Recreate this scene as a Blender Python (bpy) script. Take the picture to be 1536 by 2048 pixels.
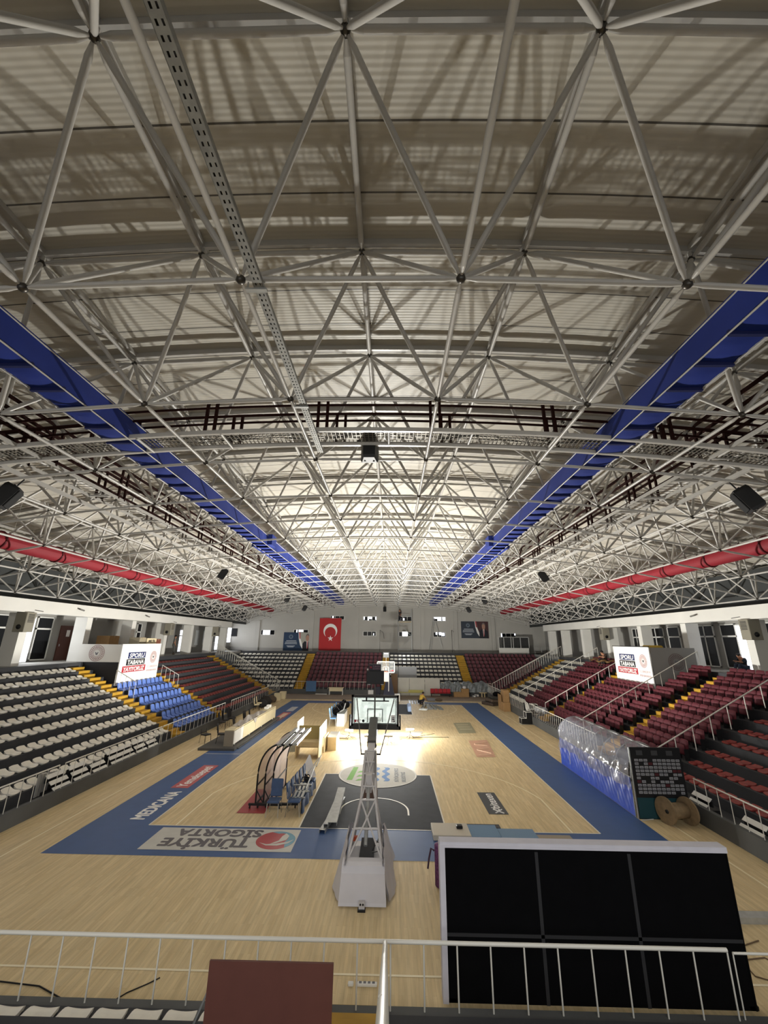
import bpy, math, random
import numpy as np
from mathutils import Matrix, Vector
random.seed(7)
PI = math.pi
for _o in list(bpy.data.objects): bpy.data.objects.remove(_o)
SC = bpy.context.scene
C = SC.collection

# ------------------------------------------------------------------ camera
CAM = np.array([0.5772, -16.1111, 6.0007]); PITCH, YAW, ROLL, FPX = 0.303435, -0.019253, 0.01109, 818.5
_cp, _sp, _cy, _sy = math.cos(PITCH), math.sin(PITCH), math.cos(YAW), math.sin(YAW)
FW = np.array([_sy*_cp, _cy*_cp, _sp]); _r = np.array([_cy, -_sy, 0.0]); _u = np.cross(_r, FW)
RT = _r*math.cos(ROLL) + _u*math.sin(ROLL); UP = -_r*math.sin(ROLL) + _u*math.cos(ROLL)
cd = bpy.data.cameras.new('camera'); cam = bpy.data.objects.new('camera', cd); C.objects.link(cam)
cam.matrix_world = Matrix(((RT[0], UP[0], -FW[0], CAM[0]), (RT[1], UP[1], -FW[1], CAM[1]), (RT[2], UP[2], -FW[2], CAM[2]), (0, 0, 0, 1)))
cd.sensor_fit = 'VERTICAL'; cd.sensor_height = 36; cd.lens = FPX/2048*36; cd.clip_end = 300; cd.clip_start = 0.05
SC.camera = cam
def pix(x, y, z):
    d = np.array([x, y, z]) - CAM; w = d @ FW
    if w < 0.2: return None
    return 768 + FPX*(d @ RT)/w, 1024 - FPX*(d @ UP)/w, w
def vis(x, y, z, m=130):
    p = pix(x, y, z)
    return p is not None and -m < p[0] < 1536+m and -m < p[1] < 2048+m

# ------------------------------------------------------------------ world, light, exposure
SC.view_settings.view_transform = 'Standard'; SC.view_settings.look = 'None'
SC.view_settings.exposure = 0.4; SC.view_settings.gamma = 1.0; SC.view_settings.use_curve_mapping = False
W = bpy.data.worlds.new('world'); SC.world = W; W.use_nodes = True
W.node_tree.nodes['Background'].inputs[0].default_value = (0.86, 0.93, 1.0, 1)
W.node_tree.nodes['Background'].inputs[1].default_value = 0.15
def light(kind, name, loc, energy, color, rot=(0, 0, 0), **kw):
    l = bpy.data.lights.new(name, kind); l.energy = energy; l.color = color
    for k, v in kw.items(): setattr(l, k, v)
    o = bpy.data.objects.new(name, l); o.location = loc; o.rotation_euler = rot; C.objects.link(o); return o
FLOODS = [(-2.05, 12.9), (-0.72, 11.6), (0.45, 11.7), (1.85, 13.4)]
for (x, y), e in zip(FLOODS, (800, 6800, 2400, 800)):
    # the four work lamps standing on the court: a strong beam up at the roof and a little spill round the lamp head
    light('SPOT', 'floodlight_beam', (x, y, 0.64), e, (1.0, 0.985, 0.93), (PI, 0, 0), spot_size=math.radians(176), spot_blend=0.12, shadow_soft_size=0.13)
    light('POINT', 'floodlight_spill', (x, y, 0.66), 520, (1.0, 0.985, 0.93), shadow_soft_size=0.12)
light('SPOT', 'scaffold_lamp_beam', (2.56, 44.35, 6.9), 500, (0.93, 0.97, 1.0), (math.radians(-90), 0, PI*0), spot_size=math.radians(150), spot_blend=0.5, shadow_soft_size=0.15)
# daylight coming through the tall openings of the two far concourse corners and the doors
light('AREA', 'daylight_far_left', (-22.6, 42.0, 6.6), 150, (0.92, 0.95, 1.0), (0, math.radians(-90), 0), shape='RECTANGLE', size=2.6, size_y=4.0)
light('AREA', 'daylight_left_door', (-22.5, 10.9, 6.0), 60, (0.95, 0.97, 1.0), (0, math.radians(-90), 0), shape='RECTANGLE', size=2.6, size_y=1.0)
light('AREA', 'fill_light_behind', (0, -19.8, 7.6), 560, (0.98, 0.97, 0.96), (math.radians(62), 0, 0), shape='RECTANGLE', size=30, size_y=5, spread=math.radians(110))  # unseen fill light added behind the camera to brighten the foreground

# ------------------------------------------------------------------ materials
def lin(c):
    return tuple((x/255/12.92 if x/255 <= 0.04045 else ((x/255+0.055)/1.055)**2.4) for x in c)
MATS = {}
def mat(name, rgb, rough=0.6, metal=0.0, spec=0.4, var=0.0, vs=3.0, emit=None, alpha=None, trans=0.0, bump=0.0, bs=40.0):
    if name in MATS: return MATS[name]
    m = bpy.data.materials.new(name); m.use_nodes = True; nt = m.node_tree; b = nt.nodes['Principled BSDF']
    c = lin(rgb); b.inputs['Base Color'].default_value = (*c, 1); b.inputs['Roughness'].default_value = rough
    b.inputs['Metallic'].default_value = metal; b.inputs['Specular IOR Level'].default_value = spec
    tc = nt.nodes.new('ShaderNodeTexCoord')
    if var > 0:
        n = nt.nodes.new('ShaderNodeTexNoise'); n.inputs['Scale'].default_value = vs; n.inputs['Detail'].default_value = 5
        r = nt.nodes.new('ShaderNodeMapRange'); r.inputs['From Min'].default_value = 0.3; r.inputs['From Max'].default_value = 0.7
        r.inputs['To Min'].default_value = 1-var; r.inputs['To Max'].default_value = 1+var
        mx = nt.nodes.new('ShaderNodeVectorMath'); mx.operation = 'SCALE'; mx.inputs[0].default_value = c
        nt.links.new(tc.outputs['Object'], n.inputs['Vector']); nt.links.new(n.outputs['Fac'], r.inputs['Value'])
        nt.links.new(r.outputs['Result'], mx.inputs['Scale']); nt.links.new(mx.outputs['Vector'], b.inputs['Base Color'])
    if bump > 0:
        n = nt.nodes.new('ShaderNodeTexNoise'); n.inputs['Scale'].default_value = bs; n.inputs['Detail'].default_value = 3
        bp = nt.nodes.new('ShaderNodeBump'); bp.inputs['Strength'].default_value = bump; bp.inputs['Distance'].default_value = 0.03
        nt.links.new(tc.outputs['Object'], n.inputs['Vector']); nt.links.new(n.outputs['Fac'], bp.inputs['Height']); nt.links.new(bp.outputs['Normal'], b.inputs['Normal'])
    if emit is not None:
        b.inputs['Emission Color'].default_value = (*c, 1); b.inputs['Emission Strength'].default_value = emit
    if alpha is not None: b.inputs['Alpha'].default_value = alpha
    if trans: b.inputs['Transmission Weight'].default_value = trans
    MATS[name] = m; return m

STEEL = mat('white_painted_steel', (196, 193, 187), 0.35, var=0.06, vs=1.5)
NODE = mat('dark_steel_ball', (84, 80, 74), 0.35, 0.6)
GALV = mat('galvanised_steel', (176, 178, 176), 0.4, 0.55, var=0.12, vs=6)
BROWN = mat('brown_painted_rail', (46, 23, 20), 0.8, spec=.1)
RAIL = mat('white_railing_paint', (222, 219, 208), 0.4)
BLUEF = mat('blue_fabric', (26, 50, 138), 0.65, var=0.08, vs=2)
REDF = mat('red_fabric', (138, 25, 38), 0.7, var=0.06, vs=2)
BLACK = mat('black_plastic', (20, 20, 21), 0.5)
BLACKF = mat('black_cloth', (9, 9, 11), 0.9, spec=0.1, var=0.15, vs=4)
DARK = mat('charcoal_painted_concrete', (60, 61, 64), 0.75, var=0.12, vs=1.2)
DARKG = mat('dark_grey_kerb_paint', (86, 87, 86), 0.7, var=0.14, vs=1.0)
YEL = mat('yellow_step_paint', (184, 142, 38), 0.6, var=0.14, vs=2.2)
WALLM = mat('warm_white_wall_paint', (226, 224, 217), 0.8, var=0.04, vs=0.7)
WALLD = mat('grey_wall_paint', (150, 148, 143), 0.8, var=0.05, vs=0.7)
WSEAT = mat('white_seat_plastic', (238, 233, 219), 0.4, var=0.05, vs=8)
RSEAT = mat('red_seat_plastic', (138, 52, 48), 0.45, var=0.06, vs=8)
BSEAT = mat('blue_seat_plastic', (100, 130, 204), 0.35, var=0.04, vs=8)
MSEAT = mat('maroon_seat_fabric', (86, 27, 37), 0.7, var=0.08, vs=8)
MPLAST = mat('maroon_seat_plastic', (106, 60, 68), 0.55, var=0.05, vs=8)
WHITE = mat('white_laminate', (232, 230, 222), 0.45)
CREAM = mat('cream_laminate', (222, 208, 170), 0.5, var=0.04, vs=3)
PLY = mat('pale_plywood', (208, 186, 142), 0.5, var=0.07, vs=4)
BROWNB = mat('brown_laminate_board', (96, 58, 50), 0.6, var=0.06, vs=5)
CARD = mat('brown_cardboard', (158, 124, 82), 0.8, var=0.08, vs=4)
GLASSD = mat('dark_window_glass', (16, 17, 19), 0.35, spec=0.15)
DAY = mat('daylit_window_pane', (238, 243, 255), 0.5, emit=2.2)
FRAMEW = mat('white_window_frame', (214, 213, 208), 0.5)
NAVY = mat('navy_print', (24, 40, 92), 0.6); INK = mat('black_print', (20, 21, 26), 0.6)
REDP = mat('red_print', (176, 34, 46), 0.6); WPRINT = mat('white_print', (238, 236, 232), 0.6)
EMBL = mat('emblem_rose_print', (176, 128, 128), 0.6); GREYP = mat('grey_print', (112, 112, 116), 0.6)
SKIN = mat('skin', (176, 126, 98), 0.6); HAIRM = mat('dark_hair', (24, 19, 17), 0.7)

# ------------------------------------------------------------------ mesh builder
class MB:
    def __init__(s): s.v = []; s.f = []; s.mi = []; s.mats = []; s.sm = []
    def m(s, mt):
        if mt not in s.mats: s.mats.append(mt)
        return s.mats.index(mt)
    def add(s, vs, fs, mt, smooth=False, M=None):
        b = len(s.v)
        if M is not None: vs = [tuple(M @ Vector(p)) for p in vs]
        s.v += [tuple(p) for p in vs]; i = s.m(mt)
        for f in fs: s.f.append([b+k for k in f]); s.mi.append(i); s.sm.append(smooth)
        return s
    def box(s, x0, x1, y0, y1, z0, z1, mt, M=None):
        vs = [(x, y, z) for z in (z0, z1) for y in (y0, y1) for x in (x0, x1)]
        return s.add(vs, [(0, 2, 3, 1), (4, 5, 7, 6), (0, 1, 5, 4), (2, 6, 7, 3), (0, 4, 6, 2), (1, 3, 7, 5)], mt, False, M)
    def bbox(s, x0, x1, y0, y1, z0, z1, mt, b=0.02, M=None):
        # box with chamfered edges
        X = (x0, x0+b, x1-b, x1); Y = (y0, y0+b, y1-b, y1); Z = (z0, z0+b, z1-b, z1)
        pts = {}; vs = []
        def P(i, j, k):
            if (i, j, k) not in pts: pts[(i, j, k)] = len(vs); vs.append((X[i], Y[j], Z[k]))
            return pts[(i, j, k)]
        fs = []
        for k in (0, 3): fs.append([P(1, 1, k), P(2, 1, k), P(2, 2, k), P(1, 2, k)])
        for j in (0, 3): fs.append([P(1, j, 1), P(2, j, 1), P(2, j, 2), P(1, j, 2)])
        for i in (0, 3): fs.append([P(i, 1, 1), P(i, 2, 1), P(i, 2, 2), P(i, 1, 2)])
        for i, a in ((0, 1), (3, 2)):
            for j, c in ((0, 1), (3, 2)): fs.append([P(i, c, 1), P(a, j, 1), P(a, j, 2), P(i, c, 2)])
            for k, c in ((0, 1), (3, 2)): fs.append([P(i, 1, c), P(i, 2, c), P(a, 2, k), P(a, 1, k)])
        for j, a in ((0, 1), (3, 2)):
            for k, c in ((0, 1), (3, 2)): fs.append([P(1, j, c), P(2, j, c), P(2, a, k), P(1, a, k)])
        for i, a in ((0, 1), (3, 2)):
            for j, c in ((0, 1), (3, 2)):
                for k, d in ((0, 1), (3, 2)): fs.append([P(i, c, d), P(a, j, d), P(a, c, k)])
        return s.add(vs, fs, mt, False, M)
    def tube(s, p0, p1, r, mt, n=8, r2=None, cap=True, M=None):
        p0 = np.array(p0, float); p1 = np.array(p1, float); d = p1-p0; L = np.linalg.norm(d)
        if L < 1e-6: return s
        d /= L; a = np.cross(d, (0, 0, 1.0)); 
        if np.linalg.norm(a) < 1e-3: a = np.array([1.0, 0, 0])
        a /= np.linalg.norm(a); b = np.cross(d, a); r2 = r if r2 is None else r2
        vs = []
        for k in range(n):
            t = 2*PI*k/n; e = a*math.cos(t)+b*math.sin(t); vs.append(p0+e*r)
        for k in range(n):
            t = 2*PI*k/n; e = a*math.cos(t)+b*math.sin(t); vs.append(p1+e*r2)
        s.add(vs, [(k, (k+1) % n, n+(k+1) % n, n+k) for k in range(n)], mt, True, M)
        if cap: s.add(vs, [list(range(n))[::-1], list(range(n, 2*n))], mt, False, M)
        return s
    def path(s, pts, r, mt, n=8, M=None, closed=False):
        P = [np.array(p, float) for p in pts]; N = len(P); rings = []
        ref = np.array([0, 0, 1.0])
        for i in range(N):
            if closed: d = P[(i+1) % N]-P[i-1]
            else: d = P[min(i+1, N-1)]-P[max(i-1, 0)]
            d /= (np.linalg.norm(d)+1e-9); a = np.cross(d, ref)
            if np.linalg.norm(a) < 0.05: a = np.cross(d, (1.0, 0, 0))
            a /= np.linalg.norm(a); b = np.cross(d, a)
            rings.append([P[i]+(a*math.cos(2*PI*k/n)+b*math.sin(2*PI*k/n))*r for k in range(n)])
        vs = [q for R in rings for q in R]; fs = []
        for i in range(N if closed else N-1):
            j = (i+1) % N
            fs += [(i*n+k, i*n+(k+1) % n, j*n+(k+1) % n, j*n+k) for k in range(n)]
        s.add(vs, fs, mt, True, M)
        if not closed: s.add(vs, [list(range(n))[::-1], list(range((N-1)*n, N*n))], mt, False, M)
        return s
    def sph(s, c, r, mt, n=10, m=7, sc=(1, 1, 1), M=None):
        vs = [(c[0], c[1], c[2]-r*sc[2])]
        for i in range(1, m):
            t = PI*i/m
            for k in range(n):
                p = 2*PI*k/n; vs.append((c[0]+r*sc[0]*math.sin(t)*math.cos(p), c[1]+r*sc[1]*math.sin(t)*math.sin(p), c[2]-r*sc[2]*math.cos(t)))
        vs.append((c[0], c[1], c[2]+r*sc[2])); fs = []
        for k in range(n): fs.append((0, 1+(k+1) % n, 1+k)); fs.append((len(vs)-1, 1+(m-2)*n+k, 1+(m-2)*n+(k+1) % n))
        for i in range(m-2):
            for k in range(n): fs.append((1+i*n+k, 1+i*n+(k+1) % n, 1+(i+1)*n+(k+1) % n, 1+(i+1)*n+k))
        return s.add(vs, fs, mt, True, M)
    def lathe(s, prof, mt, n=24, M=None, smooth=True):
        vs = []; N = len(prof)
        for r, z in prof:
            for k in range(n): vs.append((r*math.cos(2*PI*k/n), r*math.sin(2*PI*k/n), z))
        fs = [(i*n+k, i*n+(k+1) % n, (i+1)*n+(k+1) % n, (i+1)*n+k) for i in range(N-1) for k in range(n)]
        fs += [list(range(n))[::-1], list(range((N-1)*n, N*n))]
        return s.add(vs, fs, mt, smooth, M)
    def prism(s, poly, fn0, fn1, mt, smooth=False):
        # poly: 2-d outline; fn0/fn1 map (a,b) to the two end positions
        n = len(poly); vs = [fn0(a, b) for a, b in poly]+[fn1(a, b) for a, b in poly]
        s.add(vs, [list(range(n))[::-1], list(range(n, 2*n))], mt)
        return s.add(vs, [(k, (k+1) % n, n+(k+1) % n, n+k) for k in range(n)], mt, smooth)
    def grid(s, fn, nu, nv, mt, smooth=True):
        vs = [fn(i/nu, j/nv) for j in range(nv+1) for i in range(nu+1)]
        return s.add(vs, [(j*(nu+1)+i, j*(nu+1)+i+1, (j+1)*(nu+1)+i+1, (j+1)*(nu+1)+i) for j in range(nv) for i in range(nu)], mt, smooth)
    def poly(s, pts, mt): return s.add(pts, [list(range(len(pts)))], mt)
    def text(s, body, org, xd, yd, h, mt, width=None, bold=0.0, lift=(0, 0, 0), shear=0.0, fat=0.0):
        vs, fs = textmesh(body, bold, shear)
        if not vs: return s
        x0 = min(p[0] for p in vs); x1 = max(p[0] for p in vs); y0 = min(p[1] for p in vs); y1 = max(p[1] for p in vs)
        ky = h/0.73; kx = ky if width is None else width/(x1-x0)
        o = np.array(org, float)+np.array(lift); xd = np.array(xd, float); yd = np.array(yd, float)
        nn = np.cross(xd, yd); offs = [(0, 0)] if not fat else [(a*fat, c*fat) for a, c in ((0, 0), (1, 0), (-1, 0), (0, 1), (0, -1), (.7, .7), (-.7, .7), (.7, -.7), (-.7, -.7))]
        for k, (ox, oy) in enumerate(offs): s.add([tuple(o+xd*((p[0]-x0)*kx+ox)+yd*(p[1]*ky+oy)+nn*.0002*k) for p in vs], fs, mt)
        return s
    def build(s, name, parent=None, org=None, kind=None):
        me = bpy.data.meshes.new(name); o = np.array(parent.location if parent is not None and org is None else (org if org is not None else (0, 0, 0)), float)
        if parent is not None:
            o = np.array(parent.matrix_basis.translation); q = parent.parent
            while q is not None: o = o+np.array(q.matrix_basis.translation); q = q.parent
        me.from_pydata([tuple(np.array(p, float)-o) for p in s.v], [], s.f)
        for mt in s.mats: me.materials.append(mt)
        me.polygons.foreach_set('material_index', s.mi); me.polygons.foreach_set('use_smooth', s.sm); me.update()
        ob = bpy.data.objects.new(name, me); C.objects.link(ob)
        if parent is not None: ob.parent = parent
        else: ob.location = tuple(o)
        if kind: ob['kind'] = kind
        return ob
_TC = {}
def textmesh(body, bold, shear):
    key = (body, bold, shear)
    if key in _TC: return _TC[key]
    cu = bpy.data.curves.new('t', 'FONT'); cu.body = body; cu.size = 1.0; cu.offset = bold; cu.shear = shear; cu.resolution_u = 3
    ob = bpy.data.objects.new('t', cu); C.objects.link(ob); dg = bpy.context.evaluated_depsgraph_get(); dg.update()
    me = ob.evaluated_get(dg).to_mesh(); r = ([tuple(v.co) for v in me.vertices], [list(p.vertices) for p in me.polygons])
    ob.evaluated_get(dg).to_mesh_clear(); bpy.data.objects.remove(ob); bpy.data.curves.remove(cu); _TC[key] = r; return r
def tag(o, label, cat, group=None):
    o['label'] = label; o['category'] = cat
    if group: o['group'] = group
    return o
def thing(name, label, cat, loc, group=None):
    o = bpy.data.objects.new(name, None); o.empty_display_size = 0.2; C.objects.link(o); o.location = loc; return tag(o, label, cat, group)
def plabel(o, label): o['label'] = label; return o
def copy_tree(o, parent=None):
    c = o.copy(); C.objects.link(c)
    if parent is not None: c.parent = parent
    for ch in list(o.children): copy_tree(ch, c)
    return c
def nth(i):
    ones = ['', 'first', 'second', 'third', 'fourth', 'fifth', 'sixth', 'seventh', 'eighth', 'ninth', 'tenth', 'eleventh', 'twelfth', 'thirteenth', 'fourteenth', 'fifteenth', 'sixteenth', 'seventeenth', 'eighteenth', 'nineteenth']
    if i < 20: return ones[i]
    t = {2: ('twenty', 'twentieth'), 3: ('thirty', 'thirtieth'), 4: ('forty', 'fortieth'), 5: ('fifty', 'fiftieth')}[i//10]
    return t[1] if i % 10 == 0 else t[0]+'-'+ones[i % 10]
# ================================================================== SETTING
def wood_floor():
    m = bpy.data.materials.new('maple_strip_floor'); m.use_nodes = True; nt = m.node_tree; b = nt.nodes['Principled BSDF']; L = nt.links.new
    tc = nt.nodes.new('ShaderNodeTexCoord'); sp = nt.nodes.new('ShaderNodeSeparateXYZ'); cb = nt.nodes.new('ShaderNodeCombineXYZ')
    L(tc.outputs['Object'], sp.inputs[0]); L(sp.outputs['Y'], cb.inputs['X']); L(sp.outputs['X'], cb.inputs['Y'])
    br = nt.nodes.new('ShaderNodeTexBrick'); br.offset = 0.37; br.inputs['Scale'].default_value = 1.0
    br.inputs['Brick Width'].default_value = 0.9; br.inputs['Row Height'].default_value = 0.075; br.inputs['Mortar Size'].default_value = 0.0012
    br.inputs['Color1'].default_value = (*lin((220, 199, 156)), 1); br.inputs['Color2'].default_value = (*lin((209, 186, 142)), 1); br.inputs['Mortar'].default_value = (*lin((184, 160, 120)), 1)
    L(cb.outputs[0], br.inputs['Vector'])
    mp = nt.nodes.new('ShaderNodeMapping'); mp.inputs['Scale'].default_value = (9, 0.7, 1); L(tc.outputs['Object'], mp.inputs['Vector'])
    n = nt.nodes.new('ShaderNodeTexNoise'); n.inputs['Scale'].default_value = 1.4; n.inputs['Detail'].default_value = 5; L(mp.outputs[0], n.inputs['Vector'])
    r = nt.nodes.new('ShaderNodeMapRange'); r.inputs['From Min'].default_value = 0.3; r.inputs['From Max'].default_value = 0.7; r.inputs['To Min'].default_value = 0.86; r.inputs['To Max'].default_value = 1.1
    L(n.outputs['Fac'], r.inputs['Value']); vm = nt.nodes.new('ShaderNodeVectorMath'); vm.operation = 'SCALE'
    L(br.outputs['Color'], vm.inputs[0]); L(r.outputs['Result'], vm.inputs['Scale']); L(vm.outputs['Vector'], b.inputs['Base Color'])
    b.inputs['Roughness'].default_value = 0.5; b.inputs['Specular IOR Level'].default_value = 0.16
    return m
FLOORM = wood_floor()
FLOOR = MB().box(-26, 26, -20, 30.6, -0.3, 0.0, FLOORM).box(-26, 26, 30.6, 47, -0.3, 0.0, mat('dull_brown_rubber_floor', (146, 130, 115), 0.7, var=0.08, vs=1)).build('floor', kind='structure')
# painted zones, lines and vinyl sheets on the floor
PB = mat('blue_court_paint', (62, 90, 136), 0.5, var=0.06, vs=2.0); PG = mat('dark_grey_court_paint', (68, 70, 74), 0.75, spec=.15, var=0.1, vs=2.2)
PW = mat('white_court_line', (226, 220, 204), 0.4)
def rect(mb, x0, x1, y0, y1, z, mt): return mb.add([(x0, y0, z), (x1, y0, z), (x1, y1, z), (x0, y1, z)], [(0, 1, 2, 3)], mt)
def ring(mb, cx, cy, r0, r1, a0, a1, z, mt, n=48, sy=1.0):
    vs = []
    for i in range(n+1):
        t = a0+(a1-a0)*i/n
        for r in (r0, r1): vs.append((cx+r*math.cos(t), cy+r*math.sin(t)*sy, z))
    return mb.add(vs, [(2*i, 2*i+1, 2*i+3, 2*i+2) for i in range(n)], mt)
def disc(mb, cx, cy, r, z, mt, n=48, sy=1.0): return mb.add([(cx+r*math.cos(2*PI*k/n), cy+sy*r*math.sin(2*PI*k/n), z) for k in range(n)], [list(range(n))], mt)
b = MB()
for x0, x1, y0, y1 in ((-9.55, -7.5, -2.0, 29.6), (7.5, 9.45, -2.0, 29.6), (-7.5, 7.5, -2.0, 0), (-7.5, -3.2, 28, 29.6), (4.0, 7.5, 28, 29.6)): rect(b, x0, x1, y0, y1, 0.003, PB)
b.build('painted_border', FLOOR)
for y0, y1 in ((0, 5.8), (22.2, 28)):
    rect(MB(), -2.45, 2.45, y0, y1, 0.003, PG).build('painted_key', FLOOR)
b = MB(); z = 0.006; w = 0.05
for x in (-7.5, 7.5): rect(b, x-w/2, x+w/2, 0, 28, z, PW)
for y in (0, 28): rect(b, -7.5, 7.5, y-w/2, y+w/2, z, PW)
rect(b, -7.5, 7.5, 14-w/2, 14+w/2, z+.001, mat('faded_court_line', (238, 226, 194), 0.5))
FL = MATS['faded_court_line']
ring(b, 0, 14, 1.775, 1.825, 0, 2*PI, z, FL)
for by, sg in ((0, 1), (28, -1)):
    for x in (-2.45, 2.45): rect(b, x-w/2, x+w/2, min(by, by+sg*5.8), max(by, by+sg*5.8), z+.001, PW)
    rect(b, -2.45, 2.45, by+sg*5.8-w/2, by+sg*5.8+w/2, z+.001, PW)
    hy = by+sg*1.575; a = math.acos(6.6/6.75)
    for x in (-6.6, 6.6): rect(b, x-.03, x+.03, min(by, hy+sg*1.4), max(by, hy+sg*1.4), z, FL)
    if sg > 0: ring(b, 0, hy, 6.72, 6.78, a, PI-a, z, FL); ring(b, 0, hy, 1.22, 1.28, 0, PI, z+.001, PW)
    else: ring(b, 0, hy, 6.72, 6.78, PI+a, 2*PI-a, z, FL); ring(b, 0, hy, 1.22, 1.28, PI, 2*PI, z+.001, PW)
    for x in (-1.25, 1.25): rect(b, x-.03, x+.03, min(hy, hy-sg*.4), max(hy, hy-sg*.4), z+.001, PW)
for x in (-10.5, 10.35): rect(b, x-.025, x+.025, -6.2, 30.4, z, FL)
rect(b, -10.5, 10.35, -6.22, -6.17, z, FL); rect(b, -9.5, -7.5, 8.92, 8.97, z, PW)
b.build('court_line', FLOOR)
# round council logo on the free-throw line
b = MB(); z = 0.009; DECW = mat('off_white_floor_vinyl', (200, 198, 190), 0.8, spec=.15, var=0.04, vs=3)
disc(b, 0, 5.8, 1.82, z, DECW); ring(b, 0, 5.8, 1.76, 1.79, 0, 2*PI, z+.002, WPRINT)
GRN = mat('green_floor_print', (116, 172, 76), 0.8, spec=.15); WAV = mat('blue_wave_print', (92, 132, 186), 0.8, spec=.15)
b.add([(-1.38, 4.95, z+.003), (-1.12, 4.95, z+.003), (-0.98, 6.9, z+.003), (-1.22, 6.9, z+.003)], [(0, 1, 2, 3)], GRN)
for cy in (4.98, 5.55, 6.15): b.add([(-0.98, cy-.15, z+.003), (-0.62, cy, z+.003), (-0.55, cy+.18, z+.003), (-0.86, cy+.14, z+.003)], [(0, 1, 2, 3)], GRN)
for cx in (-0.1, 0.38):
    vs = []
    for i in range(25):
        y = 4.85+2.05*i/24; o = 0.08*math.sin(i/24*2*PI*2.5); vs += [(cx+o-.11, y, z+.003), (cx+o+.11, y, z+.003)]
    b.add(vs, [(2*i, 2*i+1, 2*i+3, 2*i+2) for i in range(24)], WAV)
b.text('BÜYÜKÇEKMECE', (0.95, 4.8, z+.003), (0, 1, 0), (-1, 0, 0), 0.17, INK, 2.0, fat=.01)
b.text('BELEDİYESİ', (1.27, 4.8, z+.003), (0, 1, 0), (-1, 0, 0), 0.17, INK, 1.4, fat=.01)
plabel(b.build('floor_decal', FLOOR), 'round off-white logo sheet with green bar and blue waves')
b = MB(); rect(b, -6.92, -2.34, -1.66, -0.17, z, DECW)
GT = mat('grey_floor_lettering', (92, 88, 92), 0.4)
b.text('TÜRKİYE', (-3.75, -0.93, z+.003), (-1, 0, 0), (0, -1, 0), 0.52, GT, 2.7, fat=.03)
b.text('SİGORTA', (-3.55, -0.28, z+.003), (-1, 0, 0), (0, -1, 0), 0.48, GT, 2.7, fat=.03)
TURQ = mat('turquoise_floor_print', (104, 152, 172), 0.4); REDV = mat('red_floor_print', (168, 66, 68), 0.4)
disc(b, -2.98, -0.92, 0.6, z+.002, REDV)
vs = [(-2.98+.6*math.cos(t), -.92+.6*math.sin(t), z+.004) for t in np.linspace(-.9, 2.0, 24)]+[(-2.98+.25*math.cos(t)+.1, -.80+.35*math.sin(t), z+.004) for t in np.linspace(2.0, -.6, 14)]
b.add(vs, [list(range(len(vs)))], TURQ)
vs = [(-3.45, -1.1, z+.005), (-3.2, -1.2, z+.005), (-2.9, -1.15, z+.005), (-2.6, -1.02, z+.005), (-2.42, -.85, z+.005), (-2.55, -1.12, z+.005), (-2.85, -1.28, z+.005), (-3.2, -1.28, z+.005)]
b.add(vs, [list(range(len(vs)))], DECW)
vs = [(-2.75, -.45, z+.005), (-2.62, -.62, z+.005), (-2.66, -.9, z+.005), (-2.9, -1.1, z+.005), (-3.1, -1.18, z+.005), (-2.88, -.95, z+.005), (-2.84, -.65, z+.005)]
b.add(vs, [list(range(len(vs)))], DECW)
plabel(b.build('floor_decal', FLOOR), 'white sheet with grey lettering and red wave logo')
b = MB(); b.text('MEDICANA', (-7.93, 0.42, z), (0, 1, 0), (-1, 0, 0), 0.5, WPRINT, 2.7, fat=.022); plabel(b.build('floor_decal', FLOOR), 'white lettering on the blue border')
b = MB(); rect(b, -8.62, -7.88, 3.55, 6.8, z, mat('faded_red_floor_vinyl', (186, 84, 84), 0.4, var=.05)); b.text('Yemeksepeti', (-8.05, 3.7, z+.003), (0, 1, 0), (-1, 0, 0), 0.42, WPRINT, 2.85, fat=.014); plabel(b.build('floor_decal', FLOOR), 'red strip with white lettering')
b = MB(); rect(b, 4.18, 4.9, 1.42, 3.66, z, mat('slate_floor_vinyl', (74, 76, 78), 0.4)); b.text('bitexen', (4.72, 2.0, z+.003), (0, 1, 0), (-1, 0, 0), 0.34, WPRINT, 1.5, fat=.01)
b.tube((4.45, 1.52, z+.002), (4.75, 1.85, z+.002), .025, WPRINT, 6).tube((4.75, 1.5, z+.002), (4.45, 1.85, z+.002), .025, WPRINT, 6); ring(b, 4.55, 1.86, .08, .13, -1, 3.6, z+.003, WPRINT, 16)
plabel(b.build('floor_decal', FLOOR), 'dark grey strip with white lettering')
b = MB(); b.add([(5.28, 9.1, z), (6.32, 9.2, z), (6.72, 13.2, z), (5.5, 12.9, z)], [(0, 1, 2, 3)], mat('pale_pink_floor_vinyl', (206, 160, 132), 0.4, var=.06))
FPK = mat('pale_floor_lettering', (222, 188, 160), 0.4)
for q in (((5.5, 9.5), (6.25, 9.6)), ((6.25, 9.9), (5.6, 10.6)), ((5.6, 10.7), (6.3, 10.9)), ((6.4, 11.6), (5.7, 11.9)), ((5.7, 12.0), (6.5, 12.5))):
    b.tube((*q[0], z), (*q[1], z), .03, FPK, 6)
plabel(b.build('floor_decal', FLOOR), 'worn pink sheet with pale strokes')
b = MB(); b.add([(5.25, 15.0, z), (6.45, 15.2, z), (6.72, 19.0, z), (5.38, 18.7, z)], [(0, 1, 2, 3)], mat('pale_grey_green_vinyl', (158, 152, 120), 0.4, var=.08))
for y in (16.2, 17.0, 17.8): b.add([(5.5, y, z+.003), (6.4, y+.1, z+.003), (6.42, y+.45, z+.003), (5.52, y+.35, z+.003)], [(0, 1, 2, 3)], mat('pale_grey_print', (186, 178, 148), 0.4))
plabel(b.build('floor_decal', FLOOR), 'worn grey-green sheet with pale bars')
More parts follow.
